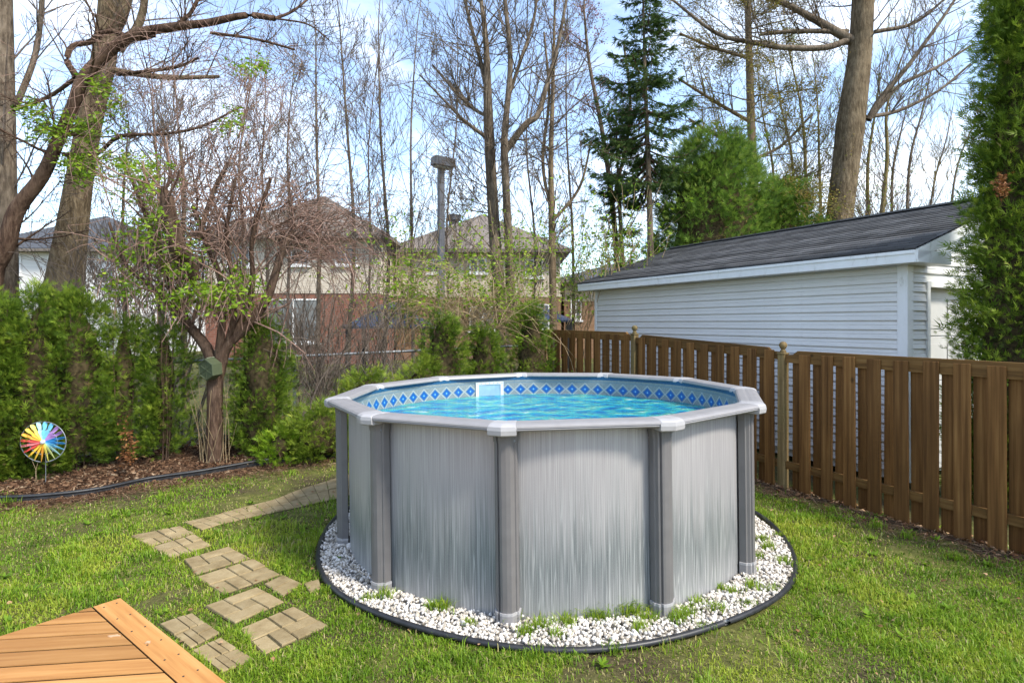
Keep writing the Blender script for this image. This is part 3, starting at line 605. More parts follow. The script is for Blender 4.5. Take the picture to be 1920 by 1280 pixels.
# door
b = MB(); b.box((.150, DY1, 0), (.165, DY0, DZ)); dr = b.build('garage_door', M['door_white'], gar)
for k in range(4):
    z0 = .02+k*.57
    b = MB(); b.box((.132, DY1+.01, z0), (.1495, DY0-.01, z0+.56), .006); sec_ = b.build('door_section', M['door_white'], dr)
    for q in range(4):
        yy = DY0-.08-q*.61; b = MB(); b.box((.123, yy-.50, z0+.09), (.1315, yy, z0+.47), .006); b.build('raised_panel', M['door_white'], sec_)
for a, c, z0, z1 in ((DY0+.07, DY0, 0, DZ+.07), (DY1, DY1-.07, 0, DZ+.07)):
    b = MB(); b.box((-.03, c, z0), (.03, a, z1), .003); b.build('door_trim', M['white_trim'], gar)
b = MB(); b.box((-.031, DY1+.001, DZ), (.03, DY0-.001, DZ+.071), .003); b.build('door_trim', M['white_trim'], gar)
# roof
OV, EX0, EX1 = .30, -.27, GL+.27
sl_ = math.hypot(OV-RY, ZR-ZE); du = np.array([0, (RY-OV)/sl_, (ZR-ZE)/sl_]); nu = np.array([0, (ZR-ZE)/sl_, (OV-RY)/sl_])
roof = MB(); 
P0, P1, P2 = np.array([0, OV-.05, ZE+.0]), np.array([0, RY, ZR]), np.array([0, 2*RY-OV, ZE])
rf = [(x, *(p-np.array([0, 0, .03]))[1:]) for x in (EX0+.01, EX1-.01) for p in (P0, P1, P2)]
rf2 = [(x, p[1], p[2]-.10) for x, p in ((x, p) for x in (EX0+.01, EX1-.01) for p in (P0, P1, P2))]
roof.add(rf+rf2, [(0,1,4,3), (1,2,5,4), (9,10,7,6), (10,11,8,7), (0,3,9,6), (5,2,8,11), (1,0,6,7), (2,1,7,8), (3,4,10,9), (4,5,11,10)]); ro = roof.build('roof_deck', M['roof_dark'], gar)
nc = int(sl_/.14); 
for side in (0, 1):
    for k in range(nc+1):
        a = k*.14; c = min(a+.185, sl_+.01); w = np.array([0, du[1], du[2]]); base = P0 if side == 0 else P2
        def pt(x, t, h):
            y = OV+du[1]*t+nu[1]*h; z = ZE+du[2]*t+nu[2]*h; return (x, y if side == 0 else 2*RY-y, z)
        sag = lambda x: 0
        V, uv = [], []
        for x in np.linspace(EX0, EX1, 12):
            wv = .003*math.sin(x*3.1+k*1.7)
            for t, h in ((a-.004+wv, -.026), (a-.004+wv, -.002), (c, -.018 if c < sl_ else -.012), (c, -.026)): V.append(pt(x, t, h)); uv.append((x+.11*(k*7 % 5), k*.14+.07))
        F = []
        for q in range(11):
            for j in range(3): f = (q*4+j, q*4+4+j, q*4+5+j, q*4+1+j); F.append(f if side else f[::-1])
        mesh_np('shingle_course', V, np.array(F), M['shingle'], ro, uv=np.array(uv))
b = MB(); b.box((EX0+.02, RY-.12, ZR-.02), (EX1-.02, RY+.12, ZR+.006)); b.build('ridge_cap', M['shingle'], ro, uv=np.array([(v[0], v[1]) for v in b.v]))
b = MB(); b.box((EX0+.02, OV-.03, ZE-.175), (EX1-.02, OV-.008, ZE-.035), .003); fa = b.build('fascia', M['fascia'], gar)
b = MB(); b.box((EX0+.02, OV-.0075, ZE-.075), (EX1-.02, OV+.004, ZE-.034), .002); b.build('drip_edge', M['fascia'], fa)
b = MB(); b.box((EX0+.02, 0.02, ZE-.172), (EX1-.02, OV-.031, ZE-.155)); b.build('soffit', M['fascia'], gar)
# boxed return + rake boards
b = MB(); b.box((EX0, -.42, ZE-.176), (-.02, OV-.031, ZE-.036), .003); b.build('cornice_return', M['fascia'], gar)
for sgn in (0, 1):
    for xr in (EX0, EX1-.022):
        V = []
        for t, h in ((.02, -.15), (.02, -.03), (sl_-.005, -.03), (sl_-.005, -.15)):
            y = OV+du[1]*t; z = ZE+du[2]*t+h; y = y if sgn == 0 else 2*RY-y; V += [(xr, y, z), (xr+.022, y, z)]
        b = MB(); b.add(V, [(0,2,4,6), (7,5,3,1), (0,1,3,2), (2,3,5,4), (4,5,7,6), (6,7,1,0)]); b.build('rake_board', M['fascia'], gar)
V = []
for x in (EX0+.023, -.001):
    for t in (.05, sl_-.01): y = OV+du[1]*t; z = ZE+du[2]*t-.135; V.append((x, y, z))
b = MB(); b.add(V+[(x, y, z+.012) for x, y, z in V], [(0,1,3,2), (6,7,5,4), (0,4,5,1), (2,3,7,6), (0,2,6,4), (1,5,7,3)]); b.build('rake_soffit', M['fascia'], gar)
# ================================================================== DECK
ZD = .45
A0 = np.array([-2.202, 3.311]); er1 = np.array([.78, -.626]); el1 = np.array([-.626, -.78])
deck = empty('wooden_deck', (0, 0, 0), label='orange stained wooden deck corner with diagonal boards', cat='deck')
def clip(poly, n, d):                              # keep n.p <= d
    out = []
    for i in range(len(poly)):
        a, b = poly[i], poly[(i+1) % len(poly)]; sa, sb = n@a-d, n@b-d
        if sa <= 0: out.append(a)
        if (sa < 0) != (sb < 0) and sa != sb: out.append(a+(b-a)*sa/(sa-sb))
    return out
BW = .128; bd = np.array([.9927, .1209]); bn = np.array([-.1209, .9927]); n1 = np.array([.626, .78]); n2 = np.array([-.78, .626]); d1 = n1@A0; d2 = n2@A0
def deckboard(poly, name, ang):
    cen = sum(poly)/len(poly); ca, sa = math.cos(-ang), math.sin(-ang); loc = [((p-cen)[0]*ca-(p-cen)[1]*sa, (p-cen)[0]*sa+(p-cen)[1]*ca) for p in poly]
    area = sum(loc[i][0]*loc[(i+1) % len(loc)][1]-loc[(i+1) % len(loc)][0]*loc[i][1] for i in range(len(loc)))
    if area < 0: loc = loc[::-1]
    ins = []
    for x, y in loc: r = math.hypot(x, y); ins.append((x*(1-.004/r), y*(1-.004/r)))
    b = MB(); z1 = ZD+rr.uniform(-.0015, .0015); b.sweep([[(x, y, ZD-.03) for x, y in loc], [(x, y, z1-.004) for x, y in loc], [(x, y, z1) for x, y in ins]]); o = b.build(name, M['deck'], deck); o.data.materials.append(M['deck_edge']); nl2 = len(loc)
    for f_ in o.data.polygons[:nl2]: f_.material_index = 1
    o.data.transform(__import__('mathutils').Matrix.Identity(4)); o.location = (cen[0], cen[1], 0); o.rotation_euler = (0, 0, ang); return o
base_d = 2.770; k = -34
while True:
    lo = base_d+k*BW+.007; hi = base_d+(k+1)*BW-.007; k += 1
    if lo > 3.7: break
    s0, s1 = -9, 9; q = [bd*s0+bn*lo, bd*s1+bn*lo, bd*s1+bn*hi, bd*s0+bn*hi]
    for nrm, d in ((n1, d1-.135), (n2, d2), (-n1, -(d1-3.6)), (-n2, -(d2-5.2))): q = clip(q, nrm, d) if q else q
    if len(q) >= 3 and abs(sum(q[i][0]*q[(i+1) % len(q)][1]-q[(i+1) % len(q)][0]*q[i][1] for i in range(len(q)))) > .0006: deckboard(q, 'deck_board', math.atan2(bd[1], bd[0]))
q = [A0, A0+er1*5.2, A0+er1*5.2-n1*.129, A0-n1*.129]; deckboard(q, 'border_board', math.atan2(er1[1], er1[0]))
def slabbox(a, b_, th, z0, z1, name):
    d = (b_-a)/np.linalg.norm(b_-a); nn_ = np.array([-d[1], d[0]])*th; bb = MB(); bb.prism([tuple(p) for p in (a, a-nn_, b_-nn_, b_)][::-1] if False else [tuple(a), tuple(b_), tuple(b_+nn_), tuple(a+nn_)], z0, z1); return bb.build(name, M['deck'], deck)
slabbox(A0+er1*5.15-n1*.06, A0-n1*.06+er1*.05, .038, .22, ZD-.032, 'rim_joist'); slabbox(A0+er1*.05-n1*3.5-n1*.02, A0+er1*.05-n1*.10, .038, .22, ZD-.032, 'rim_joist')
for s, t in ((.2, .25), (2.6, .25), (5.0, .25), (.2, 3.2), (2.6, 3.2), (5.0, 3.2)):
    p = A0+er1*s-n1*t; b = MB(); b.box((p[0]-.07, p[1]-.07, -.02), (p[0]+.07, p[1]+.07, ZD-.032), .004); b.build('support_post', M['deck'], deck)
sproto = None
for i_ in range(26):
    for w_ in (.035, .095):
        p = A0+er1*(.06+.2*i_)-n1*w_
        if sproto is None: b = MB(); b.lathe([(.0045, ZD-.002), (.0045, ZD+.0018), (.002, ZD+.0012)], 8); sproto = b.build('screw', M['gaz_frame'], deck); o = sproto
        else: o = inst(sproto, deck)
        o.location = (p[0], p[1], 0)
for px_, py_, sx_, sy_ in ((214, 1192, .045, .014), (278, 1204, .016, .016)):
    Yd = FPX*(EYE-ZD)/(py_-HOR); xc = (px_-960)/FPX*Yd; pol = [(xc+sx_*math.cos(t)*rr.uniform(.35, 1.1), Yd+sy_*math.sin(t)*rr.uniform(.35, 1.1)) for t in np.linspace(0, 2*math.pi, 15)[:-1]]
    b = MB(); b.prism(pol, ZD+.001, ZD+.0035); b.build('paint_smudge', M['smudge'], deck)
def in_deck(x, y): return ((x*n1[0]+y*n1[1]) < d1+.02) & ((x*n2[0]+y*n2[1]) < d2+.02)
# ================================================================== LAWN GRASS
r_ = np.random.default_rng(5)
def lawn_points(cnt, pw):
    y = 2.3*((10.6/2.3)**r_.uniform(0, 1, cnt)); x = r_.uniform(-1.02, 1.02, cnt)*(y*.95+.3)
    keep = r_.uniform(0, 1, cnt) < (y/10.6)**0
    return x, y
x, y = lawn_points(640000, 1)
fx = FO[0]+(y-FO[1])*UX/UY                                         # fence line x at y
keep = (~in_bed(x, y)) & (~in_deck(x, y)) & (np.hypot(x-HC[0], y-HC[1]) > RH+.01) & (x < fx+.25)
dist_f = (fx-x)*.8876
nl = fnoise(x, y, 2.2, 1)*.6+fnoise(x, y, 7, 2)*.5; nd = fnoise(x, y, 1.3, 9)*.7+fnoise(x, y, 5, 8)*.45
# thin towards bed edge, fence foot, shaded strip left of the pool and bare patches
e = EC; ii = np.clip(np.searchsorted(e[:, 0], x), 1, len(e)-1); ey = e[ii-1, 1]+(x-e[ii-1, 0])/(e[ii, 0]-e[ii-1, 0]+1e-9)*(e[ii, 1]-e[ii-1, 1])
db = ey-y
dens = .72+.36*nl
dens -= .95*np.clip(1.1-db/.70, 0, 1)*(x < -1.5)*np.clip(.75-.5*fnoise(x, y, 4, 21), 0, 1)+.80*np.clip(1.25-dist_f/.42, 0, 1)*np.clip(.9+.5*fnoise(x, y, 5, 33), 0, 1)
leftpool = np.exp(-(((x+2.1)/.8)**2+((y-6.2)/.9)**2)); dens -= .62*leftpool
pdist = np.hypot(x-HC[0], y-HC[1])-RH; dens -= .25*np.clip(1-pdist/.12, 0, 1)*(x < .2)
dens = np.where(nd > .8, dens*.25, dens)
ip = in_path(x, y, -.012); ipj = in_path(x, y, .012)
keep &= ~ip
keep &= r_.uniform(0, 1, len(x)) < np.clip(dens, .03, 1)
x, y, nl, nd, db, ipj, leftpool = x[keep], y[keep], nl[keep], nd[keep], db[keep], ipj[keep], leftpool[keep]; dist_f = dist_f[keep]; n = len(x); ck = fnoise(x, y, 13, 71)
z = gz(x, y); L = r_.uniform(.022, .055, n)*(1+.38*np.clip(ck, -.8, 1.2))*(1+.45*np.clip(nl, -.5, 1)); L = np.where(r_.uniform(0, 1, n) < .05, L*1.6, L); L *= np.where(ipj, .7, 1)
wd = (.0016+.00042*y)*r_.uniform(.7, 1.3, n); az = r_.uniform(0, 2*np.pi, n); lean = r_.uniform(.15, .95, n); ld = az+r_.normal(0, .5, n)
lowf = r_.uniform(0, 1, n) < .27+.14*np.clip(nd, -.5, 1); bend = np.stack([np.cos(ld), np.sin(ld), 0*ld], 1); sidev = np.stack([-np.sin(az), np.cos(az), 0*az], 1)
p0 = np.stack([x, y, z-.004], 1); mid = p0+bend*(L*lean*.35)[:, None]; mid[:, 2] += L*.6; tip = p0+bend*(L*lean)[:, None]; tip[:, 2] += L*(1.05-.55*lean)*np.where(lowf, .35, 1); mid[:, 2] -= L*.32*lowf
V = np.stack([p0-sidev*wd[:, None], p0+sidev*wd[:, None], mid-sidev*(wd*.8)[:, None], mid+sidev*(wd*.8)[:, None], tip], 1).reshape(-1, 3)
k = np.arange(n)[:, None]*5; F = np.stack([k+[0, 1, 3], k+[0, 3, 2], k+[2, 3, 4]], 1).reshape(-1, 3)
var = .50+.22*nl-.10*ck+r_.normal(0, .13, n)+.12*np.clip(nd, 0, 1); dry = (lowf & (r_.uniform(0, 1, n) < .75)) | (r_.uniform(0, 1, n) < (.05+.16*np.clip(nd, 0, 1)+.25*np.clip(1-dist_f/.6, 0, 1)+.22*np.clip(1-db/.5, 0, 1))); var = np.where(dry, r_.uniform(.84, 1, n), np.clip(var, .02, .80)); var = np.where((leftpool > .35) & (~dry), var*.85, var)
moss = np.zeros(n)
for mx_, my_ in ((520, 1000), (545, 985), (205, 1020), (370, 1010), (60, 1150), (1390, 1250), (1650, 1120)):
    a_ = G(mx_, my_); moss = np.maximum(moss, np.exp(-((x-a_[0])**2+(y-a_[1])**2)/.05))
var = np.where((moss > .4) & (r_.uniform(0, 1, n) < .7), r_.uniform(.72, .84, n), var)
g = mesh_np('grass', V, F, M['grass'], var=np.repeat(var, 5)); tag(g, 'patchy spring lawn grass with dry straw between the blades', 'grass', kind='stuff')
# tall grass tufts in the gravel
def tufts(name, pts, label, per, hgt, mat, vr=(.3, .8)):
    ps, ls = [], []
    for (a, b, s) in pts:
        m_ = int(per*s); ps.append(np.stack([a+r_.normal(0, .035*s, m_), b+r_.normal(0, .028*s, m_)], 1)); ls.append(r_.uniform(.4, 1, m_)*hgt*s)
    ps = np.concatenate(ps); L = np.concatenate(ls); n = len(L); az = r_.uniform(0, 6.28, n); lean = r_.uniform(.1, .9, n); z = gz(ps[:, 0], ps[:, 1])+.01
    bend = np.stack([np.cos(az), np.sin(az), 0*az], 1); sv = np.stack([-np.sin(az), np.cos(az), 0*az], 1); wd = r_.uniform(.0018, .0036, n)
    p0 = np.column_stack([ps, z]); mid = p0+bend*(L*lean*.3)[:, None]; mid[:, 2] += L*.6; tip = p0+bend*(L*lean)[:, None]; tip[:, 2] += L*(1.05-.5*lean)
    V = np.stack([p0-sv*wd[:, None], p0+sv*wd[:, None], mid-sv*(wd*.8)[:, None], mid+sv*(wd*.8)[:, None], tip], 1).reshape(-1, 3); k = np.arange(n)[:, None]*5
    o = mesh_np(name, V, np.stack([k+[0, 1, 3], k+[0, 3, 2], k+[2, 3, 4]], 1).reshape(-1, 3), mat, var=np.repeat(r_.uniform(*vr, n), 5)); return tag(o, label, 'grass', kind='stuff')
tp = []
for px, py, s in ((830,1150,1.1),(810,1146,.7),(880,1178,.6),(1015,1182,.9),(1060,1178,1.0),(1090,1160,1.2),(1120,1168,1.1),(1150,1150,1.6),(1165,1156,1.4),(1180,1158,1.2),(1215,1170,.9),(1270,1170,1.0),(1308,1140,.8),(1345,1150,.8),(1370,1118,.8),(1345,1110,.7),(1402,1078,.9),(1420,1050,.8),(1440,1035,.9),(1470,1060,.8),(725,1125,.9),(690,1130,.7),(960,1172,.8),(1230,1150,.8),(1290,1160,.9),(985,1195,.8),(1045,1198,.7),(1200,1185,.8),(1430,1018,.8),(1460,1010,.6),(1410,1110,.9)): a, b = G(px, py); tp.append((a, b, s))
tufts('grass_tufts', tp, 'green grass tufts sprouting through the white gravel', 120, .13, M['grass'], (.35, .8))
tp = [(*G(px, py), .8) for px, py in ((180,912),(195,908),(210,910),(160,914),(225,906),(395,884),(410,882),(420,884),(385,886))]
tufts('sprouting_shoots', tp, 'pale yellow-green shoots sprouting from the mulch bed', 14, .11, M['cedar_yel'], (.6, 1))
tp = [(*G(px, py), s) for px, py, s in ((1000,1235,1.),(1320,1185,1.),(1400,1140,1.),(1450,1110,1.),(1490,1065,.9),(700,1230,.8),(860,1240,.9),(1150,1225,1.),(640,1150,.8),(615,1110,.7),(1560,960,1.1),(1640,990,1.2),(1700,1010,1.),(1790,1050,1.1),(20,945,1.6),(10,935,1.4))]
tufts('tall_grass', tp, 'longer unmown grass clumps along the edging and the fence', 60, .085, M['grass'], (.2, .7))
# broad-leaved weeds
def rosettes(name, pts, label):
    lv = np.array([(0, -.12, 0), (0, .12, 0), (.55, -.2, .12), (.55, .2, .12), (1, 0, .05)], float); lf = np.array([(0, 2, 1), (1, 2, 3), (2, 4, 3)]); pos, d, up = [], [], []
    for a, b in pts:
        for j in range(r_.integers(6, 12)): t = r_.uniform(0, 6.28); pos.append((a+r_.normal(0, .01), b+r_.normal(0, .01), float(gz(a, b))+.015)); d.append((math.cos(t), math.sin(t), r_.uniform(.2, .9)))
    pos, d = np.array(pos), np.array(d); fr_ = frames(d, r_, np.cross(d, np.array([0, 0, 1.])))
    o = scatter(name, lv, lf, pos, fr_, r_.uniform(.035, .075, len(pos)), r_.uniform(.15, .55, len(pos)), M['grass']); return tag(o, label, 'weeds', kind='stuff')
pw = [G(px, py) for px, py in ((640,1055),(560,1095),(575,1082),(410,1000),(395,1010),(470,945),(1620,975),(1650,985),(1700,1005),(1790,1050),(1570,975),(1850,1060),(1500,950),(1660,1120),(100,1090),(60,1110),(250,960),(340,905),(320,915),(800,1250),(1130,1250),(1700,1200),(1540,1160))]+[(r_.uniform(-4.6, -1.6), r_.uniform(3.6, 6.4)) for _ in range(30)]+[(r_.uniform(2.4, 3.9), r_.uniform(3.2, 6.2)) for _ in range(30)]
pw = [p for p in pw if not in_path(np.array([p[0]]), np.array([p[1]]), .02)[0]]
rosettes('broadleaf_weeds', pw, 'low broad-leaved weeds scattered through the lawn')
# fallen leaves / litter
def leaves(name, pts, label, size, mat, kindcat):
    n = len(pts); lv = np.array([(-.5, 0, .12), (-.1, -.34, 0), (.5, 0, .16), (-.1, .34, .05), (.2, -.28, .1), (.2, .28, .02)], float); lf = np.array([(0, 1, 3), (1, 4, 3), (3, 4, 5), (4, 2, 5)])
    d = np.column_stack([r_.normal(size=(n, 2)), r_.normal(0, .3, n)]); up = np.column_stack([r_.normal(0, .4, (n, 2)), np.ones(n)]); p = np.column_stack([pts, gz(pts[:, 0], pts[:, 1])+r_.uniform(.012, .04, n)])
    o = scatter(name, lv, lf, p, frames(d, r_, np.cross(d, up)), r_.uniform(*size, n), r_.uniform(0, 1, n), mat); return tag(o, label, kindcat, kind='stuff')
s = r_.uniform(-3.2, 4, 520); off = np.abs(r_.normal(0, .16, 520))-.08
leaves('fallen_leaves', np.column_stack([FO[0]+UX*s-.8876*off, FO[1]+UY*s-.4606*off]), 'curled brown leaves collected along the foot of the wooden fence', (.025, .075), M['deadleaf'], 'leaves')
nl_ = 260; lx = r_.uniform(-4, 4, nl_); ly = r_.uniform(2.8, 7, nl_); k = (np.hypot(lx-HC[0], ly-HC[1]) > RH) & ~in_deck(lx, ly) & (lx < FO[0]+(ly-FO[1])*UX/UY)
leaves('lawn_litter', np.column_stack([lx, ly])[k], 'scraps of dry leaf scattered over the lawn', (.015, .045), M['deadleaf'], 'leaves')
ns = 5200; s_ = r_.uniform(-3.6, 4, ns); off = np.abs(r_.normal(0, .26, ns)); pa = np.column_stack([FO[0]+UX*s_-.8876*off, FO[1]+UY*s_-.4606*off]); i_ = r_.integers(18, 84, ns); nE = np.stack([np.gradient(EC[:, 1]), -np.gradient(EC[:, 0])], 1); nE /= np.linalg.norm(nE, axis=1, keepdims=True)
pb = EC[i_]+(EC[i_+1]-EC[i_])*r_.uniform(0, 1, (ns, 1))+nE[i_]*np.abs(r_.normal(0, .28, ns))[:, None]; pst = np.concatenate([pa, pb]); pst = pst[~in_path(pst[:, 0], pst[:, 1], .01)]; ns = len(pst)
d = np.column_stack([r_.normal(size=(ns, 2)), r_.normal(0, .2, ns)]); sv_ = np.array([(-.5, -.5, 0), (.5, -.3, 0), (.5, .3, .3), (-.5, .5, 0)], float)
o = scatter('dry_straw', sv_, np.array([(0, 1, 2), (0, 2, 3)]), np.column_stack([pst, gz(pst[:, 0], pst[:, 1])+r_.uniform(.012, .03, ns)]), frames(d, r_, np.cross(d, np.array([0, 0, 1.]))), np.stack([r_.uniform(.03, .11, ns), r_.uniform(.003, .006, ns), r_.uniform(.004, .01, ns)], 1), r_.uniform(.2, 1, ns), M['chip']); tag(o, 'dry straw and stem bits on the bare soil strips', 'straw', kind='stuff')
# mulch chips and dry stalks
n = 15000; i = r_.integers(0, len(EC)-1, n); t = r_.uniform(-.1, 1, n)**1.0; base = EC[i]+(EC[i+1]-EC[i])*r_.uniform(0, 1, (n, 1)); w = base+CHN[None]*(t*1.9)[:, None]; w = np.where((t < 0)[:, None], base+CHN[None]*(t*4.0*r_.uniform(0, 1, n))[:, None], w)
bx = np.array([(-.5,-.5,0),(.5,-.5,0),(.5,.5,0),(-.5,.5,0),(0,0,.6)], float); bfc = np.array([(0,1,4),(1,2,4),(2,3,4),(3,0,4)])
d = np.column_stack([r_.normal(size=(n, 2)), r_.normal(0, .25, n)]); hgt = gz(w[:, 0], w[:, 1])+np.where(t < 0, .01, .06+.035*np.clip(t*3, 0, 1))+r_.uniform(0, .02, n)
o = scatter('mulch_chips', bx, bfc, np.column_stack([w, hgt]), frames(d, r_, np.column_stack([r_.normal(0, .3, (n, 2)), np.ones(n)])), np.stack([r_.uniform(.02, .075, n), r_.uniform(.006, .02, n), r_.uniform(.008, .02, n)], 1), r_.uniform(0, 1, n), M['chip']); tag(o, 'brown bark chips and twig bits covering the garden bed', 'mulch', kind='stuff')
# ================================================================== PLANTS
def frond_template():
    tv, tf = [], []
    for ang, ln, st in ((-58, .55, .10), (-34, .75, .22), (-14, .85, .30), (14, .95, .34), (36, .72, .24), (60, .5, .12), (0, .75, .0)):
        a = math.radians(ang); o = np.array([st, 0, 0]); d = np.array([math.cos(a), math.sin(a), .22*math.sin(3*a)]); s = np.array([-math.sin(a), math.cos(a), 0])*.058
        b = len(tv); tv += [o+d*ln*.22+s*1.05, o+d*ln, o+d*ln*.22-s*1.05]; tf += [(b, b+1, b+2)]
    return np.array(tv), np.array(tf)
FV, FF = frond_template()
def foliage(name, parent, rng, surf, nplume, per, fs, mat, plume_r, up=.55, vshift=0, inner=.25):
    """surf(u1,u2)->(pos, outward). Plumes of flat fronds."""
    pos, out = surf(rng, nplume); out = out/(np.linalg.norm(out, axis=1, keepdims=True)+1e-9)
    ax = out*.8+np.array([0, 0, up])+rng.normal(0, .28, out.shape); ax /= np.linalg.norm(ax, axis=1, keepdims=True)
    tone = rng.normal(0, .10, nplume); q = np.repeat(np.arange(nplume), per); n = len(q)
    t = rng.uniform(-1.1, 1, n); off = rng.normal(0, 1, (n, 3))*plume_r*.55
    p = pos[q]+ax[q]*(t*plume_r)[:, None]+off
    d = out[q]*.6+ax[q]*.5+off/plume_r*.45+np.array([0, 0, .15])+rng.normal(0, .35, (n, 3))
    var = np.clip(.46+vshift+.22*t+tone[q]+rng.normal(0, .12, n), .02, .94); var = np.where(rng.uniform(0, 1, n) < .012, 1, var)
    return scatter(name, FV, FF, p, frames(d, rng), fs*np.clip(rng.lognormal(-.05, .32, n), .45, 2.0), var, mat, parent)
def cone_surf(c, z0, z1, rx, prof, lump=.12, seed=0, ry=None):
    ry = ry or rx
    def f(rng, n):
        t = rng.uniform(0, 1, n)**1.05; a = rng.uniform(0, 2*np.pi, n)
        rad = prof(t)*(1+lump*np.sin(a*3+t*9+seed)+lump*.8*np.sin(a*5-t*14+seed*2.1)+rng.normal(0, .05, n)); rad *= np.where(rng.uniform(0, 1, n) < .22, rng.uniform(.5, .9, n), 1)
        p = np.stack([c[0]+rx*rad*np.cos(a), c[1]+ry*rad*np.sin(a), z0+(z1-z0)*t], 1)
        return p, np.stack([np.cos(a), np.sin(a), .25+.9*np.clip(t-.75, 0, 1)*2], 1)
    return f
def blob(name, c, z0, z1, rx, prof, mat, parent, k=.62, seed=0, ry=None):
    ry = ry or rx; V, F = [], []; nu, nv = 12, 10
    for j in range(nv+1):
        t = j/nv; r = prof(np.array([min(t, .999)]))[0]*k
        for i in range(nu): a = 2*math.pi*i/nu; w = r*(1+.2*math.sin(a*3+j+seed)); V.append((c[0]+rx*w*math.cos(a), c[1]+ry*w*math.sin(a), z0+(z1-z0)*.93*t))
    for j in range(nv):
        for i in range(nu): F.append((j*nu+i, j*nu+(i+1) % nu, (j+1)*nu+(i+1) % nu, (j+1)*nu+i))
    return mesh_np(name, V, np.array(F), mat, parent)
col_prof = lambda t: np.clip((.72+.6*t-.25*t**2)*np.sqrt(np.clip(1-t**5, .02, 1)), .1, 1)*np.where(t < .08, .8+t*2.5, 1)*np.where(t > .6, 1-(t-.6)*.85, 1)
tree_prof = lambda t: np.clip(1.05-.30*t-.45*t**4, .08, 1.2)
round_prof = lambda t: np.sqrt(np.clip(1-(1.75*t-.75)**2, .04, 1))
def stems(parent, c, z1, rng, n=3, r=.02, mat='bark_twig', spread=.12):
    pl = []
    for i in range(n):
        a = rng.uniform(0, 6.28); x0 = c[0]+spread*.5*math.cos(a); y0 = c[1]+spread*.5*math.sin(a); p = [(x0+spread*s*math.cos(a)+rng.normal(0, .01), y0+spread*s*math.sin(a)+rng.normal(0, .01), float(gz(*c))-.03+(z1)*s) for s in np.linspace(0, 1, 5)]; pl.append((np.array(p), np.linspace(r, r*.5, 5)))
    V, F = tubes(pl); return mesh_np('trunk', V, F, M[mat], parent, True)
def cedar(px, top, hw, Y, label, bot=None, mat='cedar', np_=150, per=26, fs=.085, pr=.10, prof=col_prof, group=None, name='cedar_shrub', cat='shrub', vshift=0, up=.55, seed=0, lump=.12, ztop=None, zbot=.14, ry=None, core=.66):
    rng = np.random.default_rng(abs(int(px*7+Y*31))+seed); X = (px-960)/FPX*Y; g0 = float(gz(X, Y)); z1 = ztop or EYE-(top-HOR)/FPX*Y; rx = hw/FPX*Y
    root = empty(name, (X, Y, g0), label=label, cat=cat, group=group); stems(root, (X, Y), z1-g0-.2, rng, 3, .013*max(1, rx*1.6), 'bark_dark')
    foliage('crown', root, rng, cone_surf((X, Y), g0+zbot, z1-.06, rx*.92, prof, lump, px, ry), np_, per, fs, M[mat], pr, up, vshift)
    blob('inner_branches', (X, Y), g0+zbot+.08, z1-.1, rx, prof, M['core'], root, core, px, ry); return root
hedge = [(-75,545,75,7.0),(0,545,62,7.25),(72,541,62,7.4),(150,549,60,7.6),(232,588,56,7.85),(308,596,52,8.1)]
hl = ['clipped green cedar at the outer end of the hedge, beyond the spinner', 'dense green cedar directly behind the rainbow wind spinner', 'tall green cedar just right of the rainbow wind spinner', 'full green cedar in the hedge before the leaning thick trunk', 'shorter green cedar with a browned lower branch', 'thin loose cedar touching the tree that carries the hexagonal box']
for (px, tp_, hw, Y), lb in zip(hedge, hl):
    thin_ = px > 200
    cedar(px, tp_, hw, Y, lb, group='cedars of the left hedge', np_=150 if thin_ else 235, per=24 if thin_ else 32, fs=.064, pr=.085 if thin_ else .10, lump=.20, zbot=.10 if px < 100 else .26, core=.30 if thin_ else .55, vshift=.05)
cedar(490, 592, 56, 8.55, 'narrow upright cedar with a pointed top beside the chain link post', np_=190, per=32, fs=.062, pr=.10, lump=.17)
cedar(600, 760, 62, 8.5, 'low rounded yellow-green shrub pressed against the pool wall', mat='cedar_yel', np_=110, per=32, fs=.065, pr=.10, prof=round_prof, zbot=.03)
cedar(525, 800, 40, 8.25, 'small fresh green leafy plant at the bed edge by the pool', mat='leaf', np_=36, per=20, fs=.07, pr=.07, prof=round_prof, zbot=.02, name='leafy_plant', cat='plant', core=.4)
cedar(690, 690, 55, 9.3, 'low spreading yellow-green juniper behind the pool rim', mat='cedar_yel', np_=90, per=28, fs=.07, pr=.10, prof=round_prof, zbot=.05, name='juniper_shrub')
cedar(795, 672, 50, 10.0, 'yellow-green bush between the pool and the leafy forsythia', mat='cedar_yel', np_=90, per=28, fs=.07, pr=.10, prof=round_prof, zbot=.05, name='juniper_shrub')
cedar(832, 578, 46, 10.4, 'pointed green cedar under the arching forsythia canes', np_=130, per=34, fs=.07, pr=.10, prof=tree_prof)
cedar(908, 612, 40, 10.9, 'shorter green cedar between two pointed cedars', np_=110, per=34, fs=.07, pr=.10, prof=tree_prof)
cedar(996, 566, 44, 11.3, 'pointed green cedar at the corner of the wooden fence', np_=130, per=34, fs=.07, pr=.10, prof=tree_prof)
# tall arborvitae between fence and garage
cedar(1918, 0, 100, 6.25, 'very tall dense columnar cedar beside the garage door', ztop=7.6, np_=1400, per=31, vshift=.02, fs=.070, pr=.13, name='arborvitae_tree', cat='tree', prof=lambda t: np.interp(t, [0, .1, .25, .42, .7, 1], [.95, 1.05, .95, .64, .44, .1]), lump=.09, zbot=.1, core=.72)
